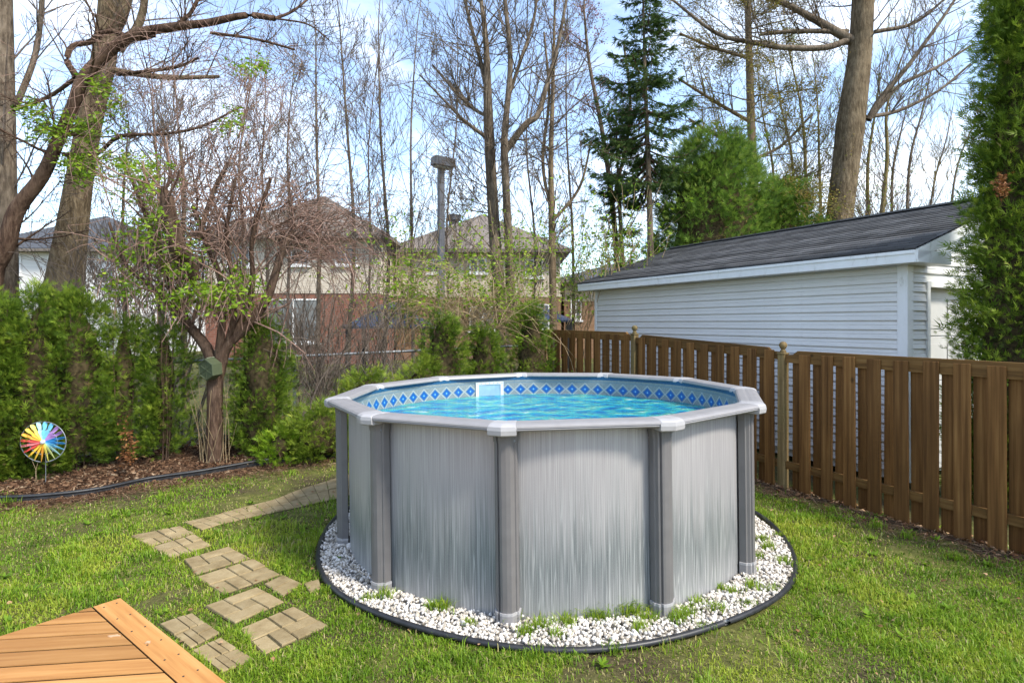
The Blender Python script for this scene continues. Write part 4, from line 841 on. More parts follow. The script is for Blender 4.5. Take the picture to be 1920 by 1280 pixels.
# big dense cedar behind the garage
BC = cedar(1335, 262, 112, 15.2, 'broad dense light-green cedar rising behind the garage roof', mat='cedar_far', np_=620, per=32, fs=.13, pr=.22, name='cedar_tree', cat='tree', prof=lambda t: np.clip(.95+.3*t-.9*t**3, .12, 1.2), lump=.12, zbot=1.6, seed=3)
cedar(1455, 345, 92, 15.6, 'lower light-green cedar sloping down towards the thick trunk', mat='cedar_far', np_=400, per=36, fs=.13, pr=.22, name='cedar_tree', cat='tree', prof=lambda t: np.clip(.95+.3*t-.95*t**2.4, .12, 1.2), lump=.14, zbot=1.6, seed=5)
# ------------------------------------------------------------------ bare trees
def wander(rng, p, d, L, n, jit, upf):
    pts = [p]; d = d/np.linalg.norm(d); st = L/(n-1)
    for i in range(n-1): d = d+rng.normal(0, jit, 3)+np.array([0, 0, upf]); d = d/np.linalg.norm(d); p = p+d*st; pts.append(p)
    return np.array(pts), d
def rbranch(rng, out, tips, p, d, L, r, lev, o):
    n = 7 if lev == 0 else 5 if lev == 1 else 4
    pts, dl = wander(rng, p, d, L, n, o['jit'], o['up']); rad = np.linspace(r, max(r*.35, o['rmin']), n); out.append((pts, rad)); tips.append((pts[-1], dl)); tips.append((pts[-2], dl))
    if lev >= o['lev']: return
    k = o['kids'][lev]; k = rng.poisson(k*.35)+int(k*.65)
    for i in range(k):
        t = rng.uniform(.15, .97); f = t*(n-1); i0 = min(int(f), n-2); q = pts[i0]+(pts[i0+1]-pts[i0])*(f-i0); dd = pts[i0+1]-pts[i0]; dd = dd/np.linalg.norm(dd)
        a = rng.normal(size=3); a -= (a@dd)*dd; a /= np.linalg.norm(a); nd_ = dd*math.cos(o['ang'])+a*math.sin(o['ang']); nd_[2] += o['up']*.8
        rbranch(rng, out, tips, q, nd_, L*(1-t*.55)*rng.uniform(.35, .7), max(r*.42*(1-.4*t), o['rmin']), lev+1, o)
def pxpath(path, Y, rng, jy=.0):
    pts = np.array([P(x, y, Y) for x, y in path]); pts[1:, 1] += np.cumsum(rng.normal(0, jy, len(pts)-1)); return pts
leafv = np.array([(0,0,0),(.45,.24,.05),(1,0,.0),(.45,-.24,.05)], float); leaff = np.array([(0,1,2),(0,2,3)])
def leafcloud(parent, rng, pts, per, spread, size, mat, name='leaves', flat=True):
    pts = np.asarray(pts); q = np.repeat(np.arange(len(pts)), per); n = len(q); p = pts[q]+rng.normal(0, spread, (n, 3)); d = rng.normal(size=(n, 3)); d[:, 2] *= .5
    return scatter(name, leafv, leaff, p, frames(d, rng), size*rng.uniform(.6, 1.3, n), rng.uniform(0, 1, n), M[mat], parent)
DEF = dict(jit=.08, up=.05, lev=2, kids=(7, 5), ang=math.radians(42), rmin=.005, rb=.022)
def bare_tree(label, Y, trunk, limbs=(), nb=14, blen=(1.2, 2.6), hr=(.25, 1.0), elev=(25, 60), mat='bark_grey', twig='bark_twig', seed=0, name='bare_tree', group=None, leaf=None, top=True, cat='tree', sub=6, **kw):
    """trunk: [(px,py,halfwidth px)...] bottom to top; limbs: lists of the same."""
    rng = np.random.default_rng(abs(seed+int(trunk[0][0]*3+trunk[0][1]))); o = dict(DEF); o.update(kw); k = Y/FPX
    tp_ = smooth_curve(pxpath([(a, b) for a, b, _ in trunk], Y, rng), 4); tr_ = np.interp(np.linspace(0, 1, len(tp_)), np.linspace(0, 1, len(trunk)), [c*k for _, _, c in trunk])
    g0 = float(gz(tp_[0, 0], Y))
    if tp_[0, 2] > g0+.02:
        m_ = 4; d0 = tp_[0]-tp_[1]; foot = np.array([tp_[0, 0]+np.clip(d0[0]/max(-d0[2], .1), -.3, .3)*(tp_[0, 2]-g0)*.5, Y, g0-.05]); add = np.array([foot+(tp_[0]-foot)*s for s in np.linspace(0, 1, m_+1)[:-1]]); tp_ = np.vstack([add, tp_]); tr_ = np.concatenate([tr_[0]*np.linspace(1.3, 1.02, m_), tr_])
    root = empty(name, (tp_[0, 0], tp_[0, 1], g0), label=label, cat=cat, group=group)
    V, F = tubes([(tp_, tr_)]); mesh_np('trunk', V, F, M[mat], root, True)
    out, tips, big = [], [], []
    for lm in limbs:
        lp = smooth_curve(pxpath([(a, b) for a, b, _ in lm], Y, rng, o.get('limbjy', .12)), 4); lr = np.interp(np.linspace(0, 1, len(lp)), np.linspace(0, 1, len(lm)), [c*k for _, _, c in lm]); big.append((lp, lr))
        for i in range(o.get('perlimb', sub)):
            f = rng.uniform(.25, 1)*(len(lp)-1); i0 = min(int(f), len(lp)-2); dd = lp[i0+1]-lp[i0]; dd /= np.linalg.norm(dd); a = rng.normal(size=3); a[2] = abs(a[2])*.6; a -= (a@dd)*dd; a /= np.linalg.norm(a)
            rbranch(rng, out, tips, lp[i0], dd*.7+a*.8, rng.uniform(*blen)*.6, max(min(lr[i0]*.4, .016), o['rmin']*1.5), 1, o)
    if big: V, F = tubes(big); mesh_np('limb', V, F, M[o.get('limbmat', mat)], root, True)
    zlo, zhi = tp_[0, 2], tp_[-1, 2]
    for i in range(nb):
        h = rng.uniform(*hr); z = zlo+(zhi-zlo)*h; i0 = int(np.clip(np.searchsorted(tp_[:, 2], z)-1, 0, len(tp_)-2)); q = tp_[i0]+(tp_[i0+1]-tp_[i0])*np.clip((z-tp_[i0, 2])/(tp_[i0+1, 2]-tp_[i0, 2]+1e-6), 0, 1)
        a = rng.uniform(0, 6.28); e_ = math.radians(rng.uniform(*elev)); d = np.array([math.cos(a)*math.cos(e_), math.sin(a)*math.cos(e_)*.8, math.sin(e_)])
        rbranch(rng, out, tips, q, d, rng.uniform(*blen)*(1.1-.45*h), max(min(tr_[i0]*.38, o['rb']), o['rmin']*1.6), 0, o)
    if top: rbranch(rng, out, tips, tp_[-1], tp_[-1]-tp_[-2], blen[1]*.8, tr_[-1], 0, o)
    if out: V, F = tubes(out, o['rmin']); mesh_np('crown', V, F, M[twig], root)
    if leaf:
        mat_, per, spread, size, frac = leaf; tt = np.array([t for t, _ in tips]); tt = tt[rng.uniform(0, 1, len(tt)) < frac]
        if len(tt): leafcloud(root, rng, tt, per, spread, size, mat_, 'buds' if mat_ in ('pink', 'bud') else 'leaves')
    return root
# left group
bare_tree('thick grey-brown trunk at the outer end of the hedge row', 10.8, [(10,560,21),(8,300,19),(6,100,17),(2,-180,14)], [[(30,200,6),(45,80,5),(58,-60,4)]], nb=10, blen=(1.5, 3), hr=(.35, 1), mat='bark_grey', kids=(7, 6))
bare_tree('thick leaning tan trunk rising behind the cedar hedge', 11.6, [(116,570,35),(134,440,27),(152,320,22),(172,210,21),(195,110,21),(206,0,19),(212,-160,15)], [[(212,60,12),(240,20,10),(262,-60,8)], [(222,95,8),(262,40,7),(285,-40,5)], [(195,130,6),(300,138,5),(395,130,3)]], nb=12, blen=(1.5, 3), hr=(.45, 1), mat='bark_big', kids=(7, 6))
bare_tree('dark brown leaning limb tree with fresh leaves arching over the hedge', 9.3, [(-8,500,15),(12,461,15),(31,395,14),(78,332,12),(105,273,11),(137,199,11),(155,150,11),(195,105,11),(250,66,9.5),(324,51,8),(390,43,7),(461,29,6),(516,35,5)],
    [[(116,290,4),(165,282,4),(230,258,3.5),(300,245,3),(370,230,2.5),(440,192,1.5)], [(143,142,6),(128,115,5.5),(135,85,5),(152,68,5),(190,47,4.5),(240,60,3.5),(300,75,2.5)], [(140,148,4),(70,172,3.5),(0,197,3)], [(220,140,3.5),(340,137,3),(395,128,2)], [(395,62,3),(480,75,2.5),(555,97,2)], [(324,51,4),(360,30,3.5),(385,-20,3)], [(516,35,3),(545,12,2.5),(580,-30,2)], [(516,35,2),(580,50,1.5),(620,80,1.2)]],
    nb=16, blen=(.7, 1.6), hr=(.2, 1), elev=(-20, 70), mat='bark_dark', twig='bark_dark', kids=(6, 5), rmin=.0035, jit=.16, perlimb=9, top=False, seed=4)
# leaf sprays on that tree
lroot = bpy.data.objects['bare_tree.002']; rng = np.random.default_rng(41)
cl = []
for cx, cy, sx, sy, m_ in ((60,205,35,18,30),(95,250,40,22,55),(160,240,35,25,45),(180,160,25,20,30),(150,300,45,20,60),(210,200,25,25,22),(165,330,30,15,25),(230,300,30,30,25)):
    for i in range(m_): cl.append(P(cx+rng.normal(0, sx*.55), cy+rng.normal(0, sy*.55), 9.3+rng.normal(0, .35)))
leafcloud(lroot, rng, cl, 9, .045, .072, 'leaf')
V, F = tubes([(np.array([c+rng.normal(0, .22, 3)*np.array([1, .6, .6]), c+rng.normal(0, .06, 3), c]), np.array([.006, .004, .003])) for c in cl]); mesh_np('leaf_twigs', V, F, M['bark_dark'], lroot)
# tree of the bed, with hexagonal box
def strand(rng, p, d, L, n, jit, grav, r):
    pts, _ = wander(rng, p, d, L, n, jit, -grav); return (pts, np.linspace(r, r*.5, n))
T4Y = 8.15
t4 = bare_tree('forked brown tree in the mulch bed wrapped in reddish vines', T4Y, [(401,884,17),(402,830,15),(403,770,14),(403,720,14),(408,690,14)],
    [[(404,700,11),(385,650,10),(345,600,8),(318,545,7),(295,480,6),(262,400,5),(240,330,3)], [(410,700,11),(425,650,10),(458,612,9),(500,560,8),(528,470,6.5),(545,420,5)], [(408,680,8),(420,610,7),(405,530,6),(372,450,5),(345,380,4)], [(440,630,6),(470,540,5),(480,450,4),(520,340,3)], [(345,600,6),(300,545,5),(250,500,3.5),(215,420,2.5)], [(362,520,15),(360,470,15),(355,420,14),(353,385,11),(352,368,2)], [(372,450,5),(395,360,4),(420,300,3)], [(425,650,6),(450,560,5),(430,450,4),(455,340,2.5)]],
    nb=0, blen=(.8, 1.7), mat='bark_dark', twig='vine', kids=(7, 6), jit=.16, up=.03, rmin=.0035, perlimb=12, top=False, limbjy=.10)
rng = np.random.default_rng(17); cl = []
for cx, cy, sx, sy, m_ in ((270,350,45,30,40),(300,420,50,35,55),(250,470,50,40,50),(330,500,50,35,60),(420,560,50,25,55),(450,520,30,30,30),(340,560,50,25,50),(230,540,30,25,30),(460,130,16,10,8),(440,230,20,22,10),(490,125,12,10,8),(395,545,40,20,40),(270,310,40,20,24)):
    for i in range(int(m_*1.6)): cl.append(P(cx+rng.normal(0, sx*.6), cy+rng.normal(0, sy*.6), T4Y+rng.normal(0, .4)))
leafcloud(t4, rng, cl, 8, .04, .066, 'leaf'); V, F = tubes([(np.array([c+np.array([rng.normal(0, .1), rng.normal(0, .1), -.3]), c+rng.normal(0, .05, 3), c]), np.array([.005, .004, .003])) for c in cl]); mesh_np('leaf_twigs', V, F, M['vine'], t4)
# basal shoots round the trunk
pl = []
for i in range(26): x0 = rng.uniform(372, 432); p = P(x0, 884, T4Y+rng.uniform(-.2, .1)); p[2] = .03; pl.append(strand(rng, p, np.array([rng.normal(0, .16), rng.normal(0, .1), 1]), rng.uniform(.6, 1.5), 6, .06, -.02, .007))
V, F = tubes(pl); mesh_np('basal_shoots', V, F, M['cane'], t4)
# drooping reddish vines
def tangle(name, label, Y, gen, cnt, r, mat, seed, base, cat='vine', lr=(.6, 1.6), jit=.2, grav=.12, n=9, jy=.5, parts=None):
    rng = np.random.default_rng(seed); pl = []
    for i in range(cnt):
        (x, y), d = gen(rng); pl.append(strand(rng, P(x, y, Y+rng.normal(0, jy)), np.array(d, float), rng.uniform(*lr), n, jit, grav, r*rng.uniform(.6, 1.4)))
    for q in (parts or []): pl.append(q)
    b = P(*base, Y); g0 = float(gz(b[0], Y)); root = empty(name, (b[0], Y, g0), label=label, cat=cat)
    st = []
    for i in range(5): q = b+np.array([rng.normal(0, .12), rng.normal(0, .1), 0]); q[2] = g0-.03; e_ = pl[rng.integers(0, len(pl))][0][0]; w = np.array([q+(e_-q)*t+np.array([0, 0, .15*math.sin(t*3.1)]) for t in np.linspace(0, 1, 9)]); w[1:-1] += rng.normal(0, .05, (7, 3)); st.append((w, np.linspace(.014, .007, 9)))
    V, F = tubes(st); mesh_np('stems', V, F, M[mat], root); V, F = tubes(pl); mesh_np('strands', V, F, M[mat], root); return root, pl
def dome(rng):
    a = rng.uniform(.05, math.pi-.05); rad = rng.uniform(.35, 1.0); return (480+150*rad*math.cos(a), 500-150*rad*math.sin(a)), (math.cos(a)*1.1+rng.normal(0, .3), rng.normal(0, .6), .55+rng.normal(0, .4))
tangle('vine_thicket', 'dome of drooping reddish-brown vine stems before the far house', 8.7, dome, 640, .0062, 'vine', 3, (470, 850), lr=(.6, 1.7), grav=.13, jit=.27)
def veil(rng): 
    x = rng.uniform(150, 560); return (x, rng.uniform(40, 200)+.12*abs(x-330)), (rng.normal(0, .8), rng.normal(0, .5), rng.normal(-.3, .7))
tangle('hanging_vine', 'veil of thin hanging pinkish vines draped from the arching limb', 9.4, veil, 420, .0040, 'vine', 8, (300, 820), lr=(.8, 2.4), grav=.09, jit=.24)
def low(rng): return (rng.uniform(230, 620), rng.uniform(230, 480)), (rng.normal(0, .8), rng.normal(0, .5), rng.normal(.4, .6))
tangle('vine_mass', 'brownish wiry vine mass filling the gap above the bed tree', 9.0, low, 220, .0042, 'bark_twig', 9, (340, 860), lr=(.6, 1.9), grav=.05, jit=.22)
# forsythia-like arching canes with young leaves, and bare shrubs
def fors(rng):
    a = rng.uniform(0, math.pi); return (868+rng.normal(0, 38), 610+rng.normal(0, 18)), (math.cos(a)*1.0, rng.normal(0, .4), .5+abs(math.sin(a))*.9)
fr_root, fpl = tangle('forsythia_shrub', 'arching straw-coloured shrub with young yellow-green leaves', 11.8, fors, 330, .006, 'cane', 12, (868, 700), cat='shrub', lr=(.9, 2.3), grav=.16, jit=.13)
rng = np.random.default_rng(77); tt = np.concatenate([p[3:] for p, _ in fpl]); tt = tt[rng.uniform(0, 1, len(tt)) < .42]; tt = tt[(tt[:, 2] > 2.3) | (rng.uniform(0, 1, len(tt)) < .3)]; leafcloud(fr_root, rng, tt, 4, .05, .080, 'leaf')
for k, (cx, cy, w, h, Y, lb) in enumerate([(745, 640, 40, 200, 12.2, 'loose upright shrub with sparse new leaves beside the lamp post'), (960, 600, 50, 150, 12.6, 'leafing canes around the double trunk'), (1150, 560, 60, 220, 13.2, 'pale leafing thicket under the spruce'), (1085, 600, 40, 150, 15.5, 'young leafing stems beyond the fence corner')]):
    f_ = lambda rng, cx=cx, cy=cy, w=w: ((cx+rng.normal(0, w*.55), cy+rng.normal(0, 15)), (rng.normal(0, .35), rng.normal(0, .3), 1))
    ro_, pl_ = tangle('leafing_shrub', lb, Y, f_, 70, .007, 'cane', 30+k, (cx, 700), cat='shrub', lr=(1.2, 2.7), grav=.0, jit=.10); tt = np.concatenate([p[3:] for p, _ in pl_]); tt = tt[rng.uniform(0, 1, len(tt)) < .6]; leafcloud(ro_, rng, tt, 5, .07, .085, 'leaf')
for k, (cx, cy, w, Y, cnt, lb) in enumerate([(600, 720, 50, 9.6, 170, 'dense bare brown shrub between the narrow cedar and the pool'), (700, 690, 50, 10.3, 120, 'tangled bare stems in front of the dark gazebo'), (560, 660, 40, 11.2, 110, 'bare upright stems before the red brick wall'), (320, 640, 60, 10.0, 130, 'thin bare saplings crowding behind the hedge'), (180, 560, 90, 10.4, 110, 'dry twigs rising between the hedge tops and the thick trunks')]):
    f_ = lambda rng, cx=cx, cy=cy, w=w: ((cx+rng.normal(0, w*.6), cy+rng.normal(0, 20)), (rng.normal(0, .4), rng.normal(0, .3), 1))
    tangle('bare_shrub', lb, Y, f_, cnt, .0065, 'bark_twig', 50+k, (cx, 760), cat='shrub', lr=(.7, 1.9), grav=.02, jit=.17)
# background trees
bare_tree('double-trunked bare tree with a broken top behind the forsythia', 13.2, [(945,660,14),(933,520,12),(925,400,11),(917,250,10),(913,130,7),(912,80,5)],
    [[(958,600,10),(955,480,8.5),(950,380,7.5),(946,290,7),(948,240,6),(957,130,5),(950,40,4),(940,-60,3)], [(946,285,7),(985,238,6),(1008,218,5.5),(1025,160,4.5),(1045,90,3.5),(1062,0,2.5)], [(914,170,5),(900,110,4.5),(880,40,3.5),(862,-40,3)], [(918,220,4),(890,200,3.5),(860,180,3),(810,120,2)], [(948,200,4),(975,120,3.5),(1000,40,3),(1010,-40,2.5)], [(913,140,5),(908,60,4),(896,-40,3)], [(915,260,4),(870,230,3),(830,190,2),(790,150,1.4)]],
    nb=40, blen=(1.6, 3.2), hr=(.40, 1), elev=(0, 50), kids=(9, 7), rmin=.0045, rb=.013, mat='bark_grey', twig='bark_grey', perlimb=12, seed=2)
thin = [(597,590,60,5,14.5,'bark_grey','slim grey tree rising over the house with the pale upper storey'),(655,620,20,5,15,'bark_grey','slim straight tree at the corner of the pale house'),(720,650,50,5,15.5,'bark_grey','slim tree standing left of the lamp post'),(774,580,40,4,16,'bark_twig','thin sapling just beside the lamp post'),(690,600,90,3,18,'bark_twig','faint thin sapling between the two pale houses'),(840,560,60,3,18,'bark_twig','curving thin stem behind the lamp head'),(540,560,110,3.5,17,'bark_twig','thin bare tree behind the vine dome'),(1000,600,80,3.5,17,'bark_twig','thin bare tree right of the double trunk'),(1075,600,60,4,17.5,'bark_grey','thin bare tree left of the spruce'),(300,620,200,6,13,'bark_grey','young bare tree behind the shorter cedar'),(236,620,230,5,13.5,'bark_grey','young bare tree right of the leaning thick trunk'),(345,640,240,7,12,'bark_big','straight young trunk behind the hexagonal box'),(460,600,150,4,15,'bark_twig','slim bare tree left of the vine dome'),(500,580,190,4,16.5,'bark_twig','slim bare tree rising behind the vine dome')]
for k, (px, y0, y1, hw, Y, mt, lb) in enumerate(thin):
    rng = np.random.default_rng(k+200); j = rng.normal(0, 6, 3)
    bare_tree(lb, Y, [(px, y0, hw*.8), (px+j[0]*.8, y0-(y0-y1)*.3, hw*.66), (px+j[1]*1.4, y0-(y0-y1)*.65, hw*.46), (px+j[2]*1.6, y1, hw*.22)], nb=26, blen=(1.3, 3.0), hr=(.2, .98), elev=(28, 66), kids=(8, 4), rb=.011, rmin=.0045, mat=mt, twig='bark_twig', seed=k, group='slim bare trees beyond the chain link fence', leaf=('bud', 2, .05, .05, .35) if k % 3 == 0 else None, ang=math.radians(34), up=.08)
bare_tree('orange-tan forked slim tree by the fence corner', 14, [(1038,640,7.5),(1035,440,6.5),(1033,300,5),(1037,150,3.5),(1040,20,2)], [[(1040,410,3.5),(1075,370,3),(1095,330,2.5),(1110,260,1.8)], [(1034,400,3),(1018,300,3.5),(1030,180,3),(1020,60,2)]], nb=20, blen=(1.0, 2.2), hr=(.35, 1), elev=(25, 60), mat='bark_tan', twig='bark_twig', kids=(6, 5), leaf=('bud', 2, .05, .05, .3), rmin=.005)
bare_tree('pink-budded slender tree left of the spruce', 16, [(1160,560,5),(1150,400,5),(1128,240,4),(1105,120,3),(1095,20,2)], [[(1150,380,4),(1180,220,3),(1170,80,2)]], nb=24, blen=(1.2, 2.6), hr=(.35, 1), elev=(20, 60), twig='bark_grey', kids=(7, 6), leaf=('pink', 3, .06, .055, .75), rmin=.005, name='flowering_tree')
bare_tree('slim larch with horizontal budding branches behind the cedar', 15.8, [(1418,460,9),(1411,300,8),(1405,120,6.5),(1400,-80,5)], [[(1411,270,4),(1350,255,3),(1290,225,2)], [(1409,230,3.5),(1340,190,3),(1270,150,2)], [(1410,300,3.5),(1470,270,3),(1530,210,2)], [(1412,330,3),(1460,345,2.5),(1500,350,2)], [(1405,110,3),(1330,90,2.5),(1270,70,2)]], nb=46, blen=(1.2, 2.9), hr=(.35, 1), elev=(-15, 25), mat='bark_tan', twig='olivebark', kids=(11, 7), leaf=('bud', 4, .07, .055, .8), rmin=.005, name='larch_tree', up=.0, perlimb=12)
bare_tree('very thick straight trunk standing behind the garage roof', 15, [(1568,470,25),(1575,400,23),(1587,300,23.5),(1594,240,25),(1602,180,23),(1614,80,20),(1622,-90,18)],
    [[(1600,78,9),(1560,55,8),(1520,28,6.5),(1450,2,5),(1400,-10,4)], [(1592,75,6),(1540,95,5.5),(1470,92,5),(1410,86,4.5),(1340,65,3.5),(1250,0,2)], [(1590,60,5),(1500,58,4),(1430,60,3)], [(1628,225,6),(1650,185,5),(1690,135,4),(1740,60,3),(1790,-10,2)], [(1628,225,5),(1680,165,4),(1750,130,3),(1830,80,2)], [(1625,220,4),(1690,205,3.5),(1760,170,2.5),(1820,120,2)], [(1640,60,4),(1720,40,3),(1790,-20,2)]],
    nb=6, blen=(1.4, 2.8), hr=(.75, 1), elev=(10, 50), mat='bark_big', twig='bark_grey', kids=(6, 6), rmin=.0055, limbmat='bark_grey', perlimb=13, seed=5)
sap = [(1455,430,130,4,18),(1487,430,100,4,18.5),(1512,420,90,5,17.5),(1540,420,120,4,19),(1628,420,150,5,17.5),(1652,420,110,6,17),(1672,420,180,4,18.5),(1700,420,120,4,18),(1740,420,200,3,20),(1585,430,60,4,20),(1780,420,180,3,21)]
for k, (px, y0, y1, hw, Y) in enumerate(sap):
    rng = np.random.default_rng(k+300); s = (px-1560)*.25
    bare_tree(['greenish slim sapling behind the lower cedar', 'yellow-barked slim sapling left of the thick trunk', 'leaning tan sapling close to the thick trunk', 'pale slim sapling behind the thick trunk', 'mossy sapling just right of the thick trunk', 'mossy stouter sapling above the garage ridge', 'thin fanning sapling above the garage ridge', 'spreading bare sapling above the garage gable', 'far thin tree left of the columnar cedar', 'far thin tree hidden behind the thick trunk', 'far hazy twigs beside the columnar cedar'][k], Y, [(px, y0, hw*.7), (px+s*.2+rng.normal(0, 4), y0-(y0-y1)*.4, hw*.55), (px+s*.7+rng.normal(0, 6), y0-(y0-y1)*.7, hw*.38), (px+s*1.3+rng.normal(0, 8), y1, hw*.2)], nb=28, blen=(1.6, 3.6), hr=(.1, .98), elev=(40, 70), mat='olivebark' if k < 6 else 'bark_grey', twig='bark_twig' if k % 2 else 'olivebark', kids=(7, 4), rb=.012, rmin=.0045, seed=k, group='saplings behind the garage', leaf=('leaf', 3, .06, .055, .22) if k < 6 else None, ang=math.radians(28), up=.09)
# spruce
def spruce(px, ytop, ybot, Y, label, hwpx, seed, z_first, nb=85, side=0.0):
    rng = np.random.default_rng(seed); X = (px-960)/FPX*Y; g0 = float(gz(X, Y)); zt = EYE-(ytop-HOR)/FPX*Y; root = empty('spruce_tree', (X, Y, g0), label=label, cat='tree')
    tp_ = np.array([(X+.06*math.sin(s*5)+.10*(1-s), Y, g0-.05+(zt-g0)*s) for s in np.linspace(0, 1, 12)]); V, F = tubes([(tp_, np.linspace(.11, .015, 12))]); mesh_np('trunk', V, F, M['bark_grey'], root, True)
    z0 = EYE-(ybot-HOR)/FPX*Y; R = hwpx/FPX*Y; br, pos, dr, var = [], [], [], []
    for i in range(nb):
        t = rng.uniform(0, 1)**.9; z = z0+(zt-z0)*t; a = rng.uniform(0, 6.28); L = R*(1.08-1.0*t)**.8*rng.uniform(.55, 1.15); L = max(L, .2)
        if side and math.cos(a)*side < 0 and t < .35 and rng.uniform() < .75: continue
        d = np.array([math.cos(a), math.sin(a), 0]); x0 = X+.10*(1-(z-g0)/(zt-g0)); n = 8; s = np.linspace(0, 1, n); dz = (-.42*np.sin(s*2.2)*.8+.20*s**3)*L*(1-.75*t)+.30*t*s*L
        pts = np.array([x0, Y, z])+d*(s*L)[:, None]+np.stack([0*s, 0*s, dz], 1); br.append((pts, np.linspace(.022, .006, n)))
        m_ = int(L*86)
        for j in range(m_):
            f = rng.uniform(.12, 1)*(n-1); i0 = min(int(f), n-2); q = pts[i0]+(pts[i0+1]-pts[i0])*(f-i0); sd_ = np.cross(d, [0, 0, 1])*rng.choice([-1, 1]); w = rng.uniform(0, .30)*(1.1-f/n); q = q+sd_*w+np.array([0, 0, -w*.5])
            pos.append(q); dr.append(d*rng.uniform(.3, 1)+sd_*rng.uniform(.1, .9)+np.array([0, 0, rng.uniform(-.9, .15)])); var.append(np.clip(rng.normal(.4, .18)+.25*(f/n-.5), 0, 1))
    V, F = tubes(br); mesh_np('branches', V, F, M['bark_dark'], root)
    tv, tf = [], []
    for a in (0, 60, 120):
        c, s = math.cos(math.radians(a)), math.sin(math.radians(a)); b = len(tv); tv += [(0, 0, 0), (.35, .07*c, .07*s), (1, 0, 0), (.35, -.07*c, -.07*s)]; tf += [(b, b+1, b+2), (b, b+2, b+3)]
    for sg in (-1, 1):
        b = len(tv); tv += [(.1, 0, 0), (.36, .19*sg, 0), (.70, .40*sg, -.04), (.42, .13*sg, 0)]; tf += [(b, b+1, b+2), (b, b+2, b+3)]
    pos = np.array(pos); scatter('needles', np.array(tv, float), np.array(tf), pos, frames(np.array(dr), rng), rng.uniform(.10, .22, len(pos)), np.array(var), M['spruce'], root); return root
spruce(1210, -70, 350, 14.3, 'tall dark green spruce with drooping branches behind the fence corner', 128, 5, 0, 118)
spruce(1160, 205, 560, 15.2, 'smaller dark spruce with sparse boughs left of the tall spruce', 60, 9, 0, 46)
# browned foliage clump on the hedge & brown patch in the arborvitae
h5 = bpy.data.objects['cedar_shrub.004']; rng = np.random.default_rng(2); cl = np.array([P(243+rng.normal(0, 8), 835+rng.normal(0, 22), 7.35+rng.normal(0, .04)) for _ in range(30)])
leafcloud(h5, rng, cl, 9, .03, .045, 'rustleaf', 'browned_foliage')
av = bpy.data.objects['arborvitae_tree']; cl = np.array([P(1876+rng.normal(0, 5), 352+rng.normal(0, 11), 5.78+rng.normal(0, .04)) for _ in range(26)]); leafcloud(av, rng, cl, 9, .022, .035, 'rustleaf', 'browned_foliage')
# ================================================================== CHAIN-LINK FENCE
cl_root = empty('chain_link_fence', (CH0[0], CH0[1], float(gz(*CH0))), label='galvanised chain link fence with a top rail behind the bed', cat='fence')
def cpt(s, z): p = CH0+CHD*s; return np.array([p[0], p[1], z])
def ctop(s): return 1.40+.022*max(s, 0)*.8
S0, S1 = -5.5, 7.55
ss = np.linspace(S0, S1, 30); V, F = tubes([(np.array([cpt(s, ctop(s)) for s in ss]), np.full(30, .024))]); mesh_np('top_rail', V, F, M['galv'], cl_root, True)
pxs = np.arange(-4.6, 7.6, 2.42)
for s in list(pxs):
    g0 = float(gz(*(CH0+CHD*s))); V, F = tubes([(np.array([cpt(s, z)+np.array([*(CHN*.03), 0]) for z in np.linspace(g0-.2, ctop(s)+.02, 4)]), np.full(4, .028))]); mesh_np('post', V, F, M['galv'], cl_root, True)
wires = []
for s in np.arange(S0, S1-1.2, .055):
    for sg in (1, -1):
        a, b_ = (s, s+1.18) if sg > 0 else (s+1.18, s); g0 = float(gz(*(CH0+CHD*s)))
        wires.append((np.array([cpt(a, g0+.03), cpt((a+b_)/2, g0*.5+.015+ctop(s)*.5), cpt(b_, ctop(s))])+np.array([*(CHN*.002*sg), 0]), np.full(3, .0017)))
V, F = tubes(wires); o = mesh_np('wire_mesh', V, F, M['galv'], cl_root); o['kind'] = 'stuff'
# ================================================================== WIND SPINNER
SY = 7.0; sc3 = P(81, 828, SY); g0 = .08
sp_ = empty('wind_spinner', (sc3[0], SY, g0), label='rainbow wheel wind spinner on a thin stake before the hedge', cat='wind spinner')
Rr = 43/FPX*SY
ring = lambda R, r, y=0: tubes([(np.array([(sc3[0]+R*math.cos(a), SY+y, sc3[2]+R*.88*math.sin(a)) for a in np.linspace(0, 2*math.pi, 41)]), np.full(41, r))])
r0_ = .0065
for R, nm in ((Rr, 'outer_ring'), (Rr*.62, 'inner_ring')): V, F = ring(R, r0_ if R == Rr else .004); mesh_np(nm, V, F, M['galv'], sp_, True)
cols = {'red': (.55, .06, .05), 'pink': (.60, .16, .17), 'orange': (.75, .33, .04), 'gold': (.78, .48, .05), 'yellow': (.78, .66, .12), 'lime': (.60, .66, .22), 'mint': (.38, .66, .62), 'sky': (.16, .50, .75), 'blue': (.05, .28, .62), 'lilac': (.42, .24, .58), 'teal': (.12, .42, .55)}
CM = {k: plain('ribbon_'+k, v, .5, .35, .05, 8, 0) for k, v in cols.items()}
seq = ['sky', 'sky', 'lilac', 'lilac', 'blue', 'blue', 'sky', 'mint', 'lime', 'yellow', 'orange', 'gold', 'gold', 'red', 'pink', 'red', 'orange', 'gold', 'yellow', 'mint']
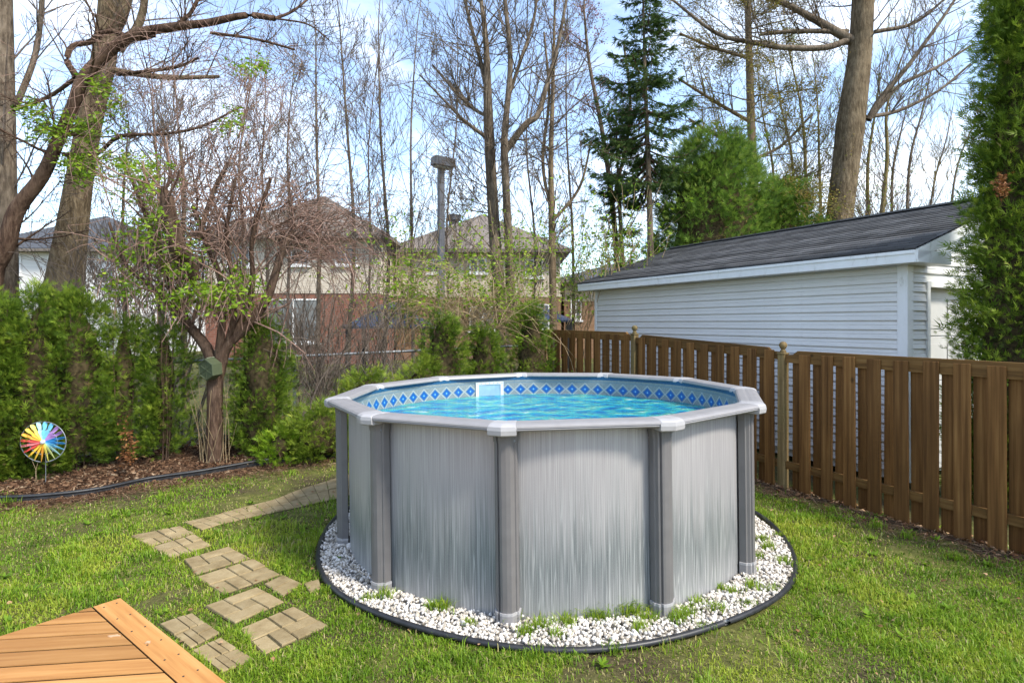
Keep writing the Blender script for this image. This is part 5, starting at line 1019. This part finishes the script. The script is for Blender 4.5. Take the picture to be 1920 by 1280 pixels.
for k, c in enumerate(seq):
    a0 = math.radians(20)+k*2*math.pi/20*1.0; a0 = math.radians(85-18*k) if True else a0
    d = np.array([math.cos(a0), 0, math.sin(a0)*.88]); t = np.array([-math.sin(a0), 0, math.cos(a0)*.88]); C = sc3
    b = MB(); rings = []
    for f, w, tw in ((.08, .006, 0), (.28, .013, .25), (.50, .024, .45), (.62, .016, .3), (.70, .018, .5), (.82, .022, .7), (.94, .020, .8), (.99, .012, .8)):
        q = C+d*Rr*f; u = t*math.cos(tw)+np.array([0, -1, 0])*math.sin(tw); nn_ = np.cross(d, u)*.0012/np.linalg.norm(np.cross(d, u)); rings.append([q-u*w-nn_, q+u*w-nn_, q+u*w+nn_, q-u*w+nn_])
    b.sweep(rings).build('ribbon', CM[c], sp_)
b = MB(); b.lathe([(.001, -.03), (.022, -.026), (.028, -.008), (.022, .012), (.01, .02)], 12); h = b.build('hub', M['skim'], None); h.parent = sp_; h.location = (0, -.01, sc3[2]-g0); h.rotation_euler = (math.radians(90), 0, 0)
V, F = tubes([(np.array([(sc3[0]+.015, SY+.02, z) for z in np.linspace(g0-.25, sc3[2], 6)]), np.full(6, .0045))]); mesh_np('stake', V, F, M['galv'], sp_, True)
V, F = tubes([(np.array([(sc3[0]-.12, SY+.01, g0-.1), (sc3[0]-.09, SY+.01, g0+.16), (sc3[0]-.14, SY+.005, sc3[2]-.21)]), np.full(3, .004)), (np.array([(sc3[0]-.07, SY+.01, sc3[2]-.24), (sc3[0]-.10, SY+.01, g0+.15), (sc3[0]-.06, SY+.01, g0-.1)]), np.full(3, .004))]); mesh_np('prop_wire', V, F, M['cane'], sp_)
# ================================================================== HEXAGONAL BOX ON THE TREE
hp = P(392, 692, T4Y-.20)
hx = empty('hexagonal_box', tuple(hp), label='sage green hexagonal box hung on the forked tree', cat='box'); hx.rotation_euler = (math.radians(4), 0, math.radians(-22)); hx['_w'] = 0
Rh = .148
def hexr(R, y): return [(R*math.sin(math.radians(60*i)), y, R*math.cos(math.radians(60*i))) for i in range(6)]
b = MB(); b.sweep([hexr(Rh*.98, .10), hexr(Rh, .09), hexr(Rh, -.035)]); b.build('body', M['hex'], hx)
b = MB(); b.sweep([hexr(Rh*1.03, -.034), hexr(Rh*1.03, -.052), hexr(Rh*.96, -.060), hexr(Rh*.90, -.060), hexr(Rh*.89, -.050)]); b.build('lid', M['hex'], hx)
for i in range(3):
    a = math.radians(60*i); d = np.array([math.sin(a), 0, math.cos(a)]); b = MB(); V, F = tubes([(np.array([d*Rh*.88*s+np.array([0, -.051, 0]) for s in (-1, 0, 1)]), np.full(3, .006))]); mesh_np('rib', V, F, M['hex'], hx)
b = MB(); q = [np.array(p) for p in (hexr(Rh*1.04, -.02)[5], hexr(Rh*1.04, -.02)[0], hexr(Rh*1.04, .10)[0], hexr(Rh*1.04, .10)[5])]; up_ = np.array([-.5, 0, .866])*.006; b.sweep([[p for p in q], [p+up_ for p in q]]); b.build('roof_strip', M['hex_pale'], hx)
# ================================================================== LAMP POST
LY = 15.0; lp = P(827, 300, LY); g0 = float(gz(lp[0], LY)); lamp = empty('lamp_post', (lp[0], LY, g0), label='tall grey lamp post with a shoebox head above the far roofs', cat='lamp post')
k = LY/FPX; zt = EYE-(296-HOR)*k
b = MB(); b.box((-.075, -.075, 0), (.075, .075, zt-g0-.20), .012); o = b.build('pole', M['lamp'], None); o.parent = lamp; o.rotation_euler = (0, 0, math.radians(28))
b = MB(); b.box((-.27, -.20, -.19), (.27, .20, .04), .02); o = b.build('lamp_head', M['lamp'], None); o.parent = lamp; o.location = (.06, -.05, zt-g0-.05); o.rotation_euler = (math.radians(7), math.radians(4), math.radians(24))
b = MB(); b.box((-.22, -.16, -.235), (.22, .16, -.191), .02); q = b.build('lens', M['lamp_lens'], None); q.parent = o
b = MB(); b.box((-.11, -.11, 0), (.11, .11, .03), .004); q = b.build('base_plate', M['lamp'], None); q.parent = lamp
# ================================================================== HOUSES
def hip(b, x0, x1, y0, y1, ze, zp, ov=.4, ridge=None, th=.16):
    x0 -= ov; x1 += ov; y0 -= ov; y1 += ov; r = min(x1-x0, y1-y0)/2 if ridge is None else ridge; cy = (y0+y1)/2
    a, c = (x0+r, x1-r) if x1-x0 > 2*r else ((x0+x1)/2-.05, (x0+x1)/2+.05)
    V = [(x0,y0,ze),(x1,y0,ze),(x1,y1,ze),(x0,y1,ze),(a,cy,zp),(c,cy,zp),(x0,y0,ze-th),(x1,y0,ze-th),(x1,y1,ze-th),(x0,y1,ze-th)]
    b.add(V, [(0,1,5,4),(1,2,5),(2,3,4,5),(3,0,4),(9,8,7,6),(0,6,7,1),(1,7,8,2),(2,8,9,3),(3,9,6,0)])
def window(root, x0, y0, x1, y1, Y, cross=True, yo=0.0):
    a = P(x0, y1, Y); c = P(x1, y0, Y); w, h = c[0]-a[0], c[2]-a[2]; b = MB(); t = .07; yf = Y-.05+yo
    for q in ((a[0], a[2], a[0]+t, c[2]), (c[0]-t, a[2], c[0], c[2]), (a[0]+t, a[2], c[0]-t, a[2]+t), (a[0]+t, c[2]-t, c[0]-t, c[2])): b.box((q[0], yf, q[1]), (q[2], yf+.12, q[3]))
    if cross: b.box((a[0]+w/2-.03, yf+.004, a[2]+t), (a[0]+w/2+.03, yf+.11, c[2]-t))
    f = b.build('window', M['white_trim'], root); b = MB(); b.box((a[0]+t*.6, yf+.03, a[2]+t*.6), (c[0]-t*.6, yf+.044, c[2]-t*.6)); b.build('pane', M['glass'], f)
    b = MB(); b.box((a[0]-.08, yf-.05, a[2]-.09), (c[0]+.08, yf+.10, a[2]-.002)); b.build('sill', M['white_trim'], f)
def house(name, label, x0, x1, Y, depth, ye, ym, yp, up, lo, roofm, wins, ridge=None, xp=None):
    a, c = P(x0, ye, Y), P(x1, ye, Y); ze, zm = a[2], P(0, ym, Y)[2]; zp = EYE-(yp-HOR)/FPX*(Y+depth/2); g0 = .15
    root = empty(name, ((a[0]+c[0])/2, Y, g0), label=label, cat='house')
    b = MB(); b.box((a[0], Y, g0), (c[0], Y+depth, zm)); b.build('lower_wall', M[lo], root)
    b = MB(); b.box((a[0]+.03, Y+.03, zm), (c[0]-.03, Y+depth-.03, ze)); b.build('upper_wall', M[up], root)
    b = MB(); b.box((a[0]-.03, Y-.03, zm-.12), (c[0]+.03, Y+depth+.03, zm+.0)); b.build('band_course', M[up], root)
    b = MB(); hip(b, a[0], c[0], Y, Y+depth, ze+.16, zp, .45, ridge); r = b.build('roof', M[roofm], root)
    b = MB(); b.box((a[0]-.52, Y-.57, ze-.03), (c[0]+.52, Y-.45, ze+.10)); b.build('gutter', M['roof_brown'], root)
    for w in wins: window(root, *w, Y)
    return root, r
hA, rA = house('brick_house', 'two-storey house, pale brick over red brick, with a brown hip roof', 385, 712, 26, 9, 448, 545, 368, 'brick_pale', 'brick_red', 'roof_brown', [(628,463,668,497),(425,463,470,500),(500,560,600,642),(545,470,580,497)])
hB, rB = house('beige_house', 'two-storey beige brick house with a low brown hip roof behind the lamp post', 742, 1052, 29, 9, 474, 552, 402, 'brick_beige', 'brick_brown', 'roof_brown', [(880,484,912,512),(984,486,1018,520),(800,486,826,512),(880,575,930,620),(985,570,1030,615)])
b = MB(); q = P(851, 402, 33); b.lathe([(.28, q[2]-.9), (.28, q[2]-.35), (.38, q[2]-.35), (.38, q[2]-.05), (.2, q[2])], 12, (q[0], q[1])); b.build('roof_vent', M['roof_dark'], rB)
hC, rC = house('white_house', 'white-walled house with a dark slate roof beyond the hedge', -60, 238, 31, 9, 472, 580, 405, 'wall_white', 'wall_white', 'roof_dark', [(90,480,112,515),(190,500,215,530),(20,480,40,515)])
hD, rD = house('small_white_house', 'small white house end with a grey roof showing past the dark-roofed house', 246, 285, 40, 8, 520, 580, 492, 'wall_white', 'wall_white', 'roof_dark', [(256,528,268,545)])
hE, rE = house('brown_house', 'low brown brick house between the fence corner and the garage', 1058, 1290, 30, 9, 530, 560, 495, 'brick_beige', 'brick_brown', 'roof_dark', [(1070,562,1090,600)])
# gazebos
def gazebo(label, x0, x1, ye, yp, Y, tiers=2):
    a, c = P(x0, ye, Y), P(x1, ye, Y); zp = EYE-(yp-HOR)/FPX*Y; w = c[0]-a[0]; d = w*.85; cx = (a[0]+c[0])/2; cy = Y+d/2; g0 = .18; root = empty('gazebo', (cx, cy, g0), label=label, cat='gazebo')
    hgt = zp-a[2]; b = MB(); b.sweep([[(cx+s*w/2*k, cy+t*d/2*k, z) for s, t in ((-1,-1),(1,-1),(1,1),(-1,1))] for k, z in ((1, a[2]-.07), (1, a[2]), (.38, a[2]+hgt*.62))]); b.build('roof', M['gaz'], root)
    b = MB(); b.sweep([[(cx+s*w/2*k, cy+t*d/2*k, z) for s, t in ((-1,-1),(1,-1),(1,1),(-1,1))] for k, z in ((.46, a[2]+hgt*.66), (.46, a[2]+hgt*.69), (.04, zp))]); b.build('roof_cap', M['gaz'], root)
    for s, t in ((-1,-1),(1,-1),(1,1),(-1,1)):
        x, y = cx+s*w*.44, cy+t*d*.44; b = MB(); b.box((x-.06, y-.06, g0), (x+.06, y+.06, a[2]-.07)); b.build('post', M['gaz_frame'], root)
gazebo('dark blue two-tier hardtop gazebo before the red brick wall', 640, 802, 612, 563, 19)
gazebo('small dark blue gazebo roof beyond the fence corner', 985, 1075, 600, 578, 22)
for o in bpy.data.objects:
    if '_w' in o: del o['_w']
    if o.type == 'MESH' and o.parent and o.name.split('.')[0] in ('leaf_twigs', 'buds', 'leaves', 'branches', 'needles', 'strands', 'browned_foliage', 'basal_shoots'): o['kind'] = 'stuff'
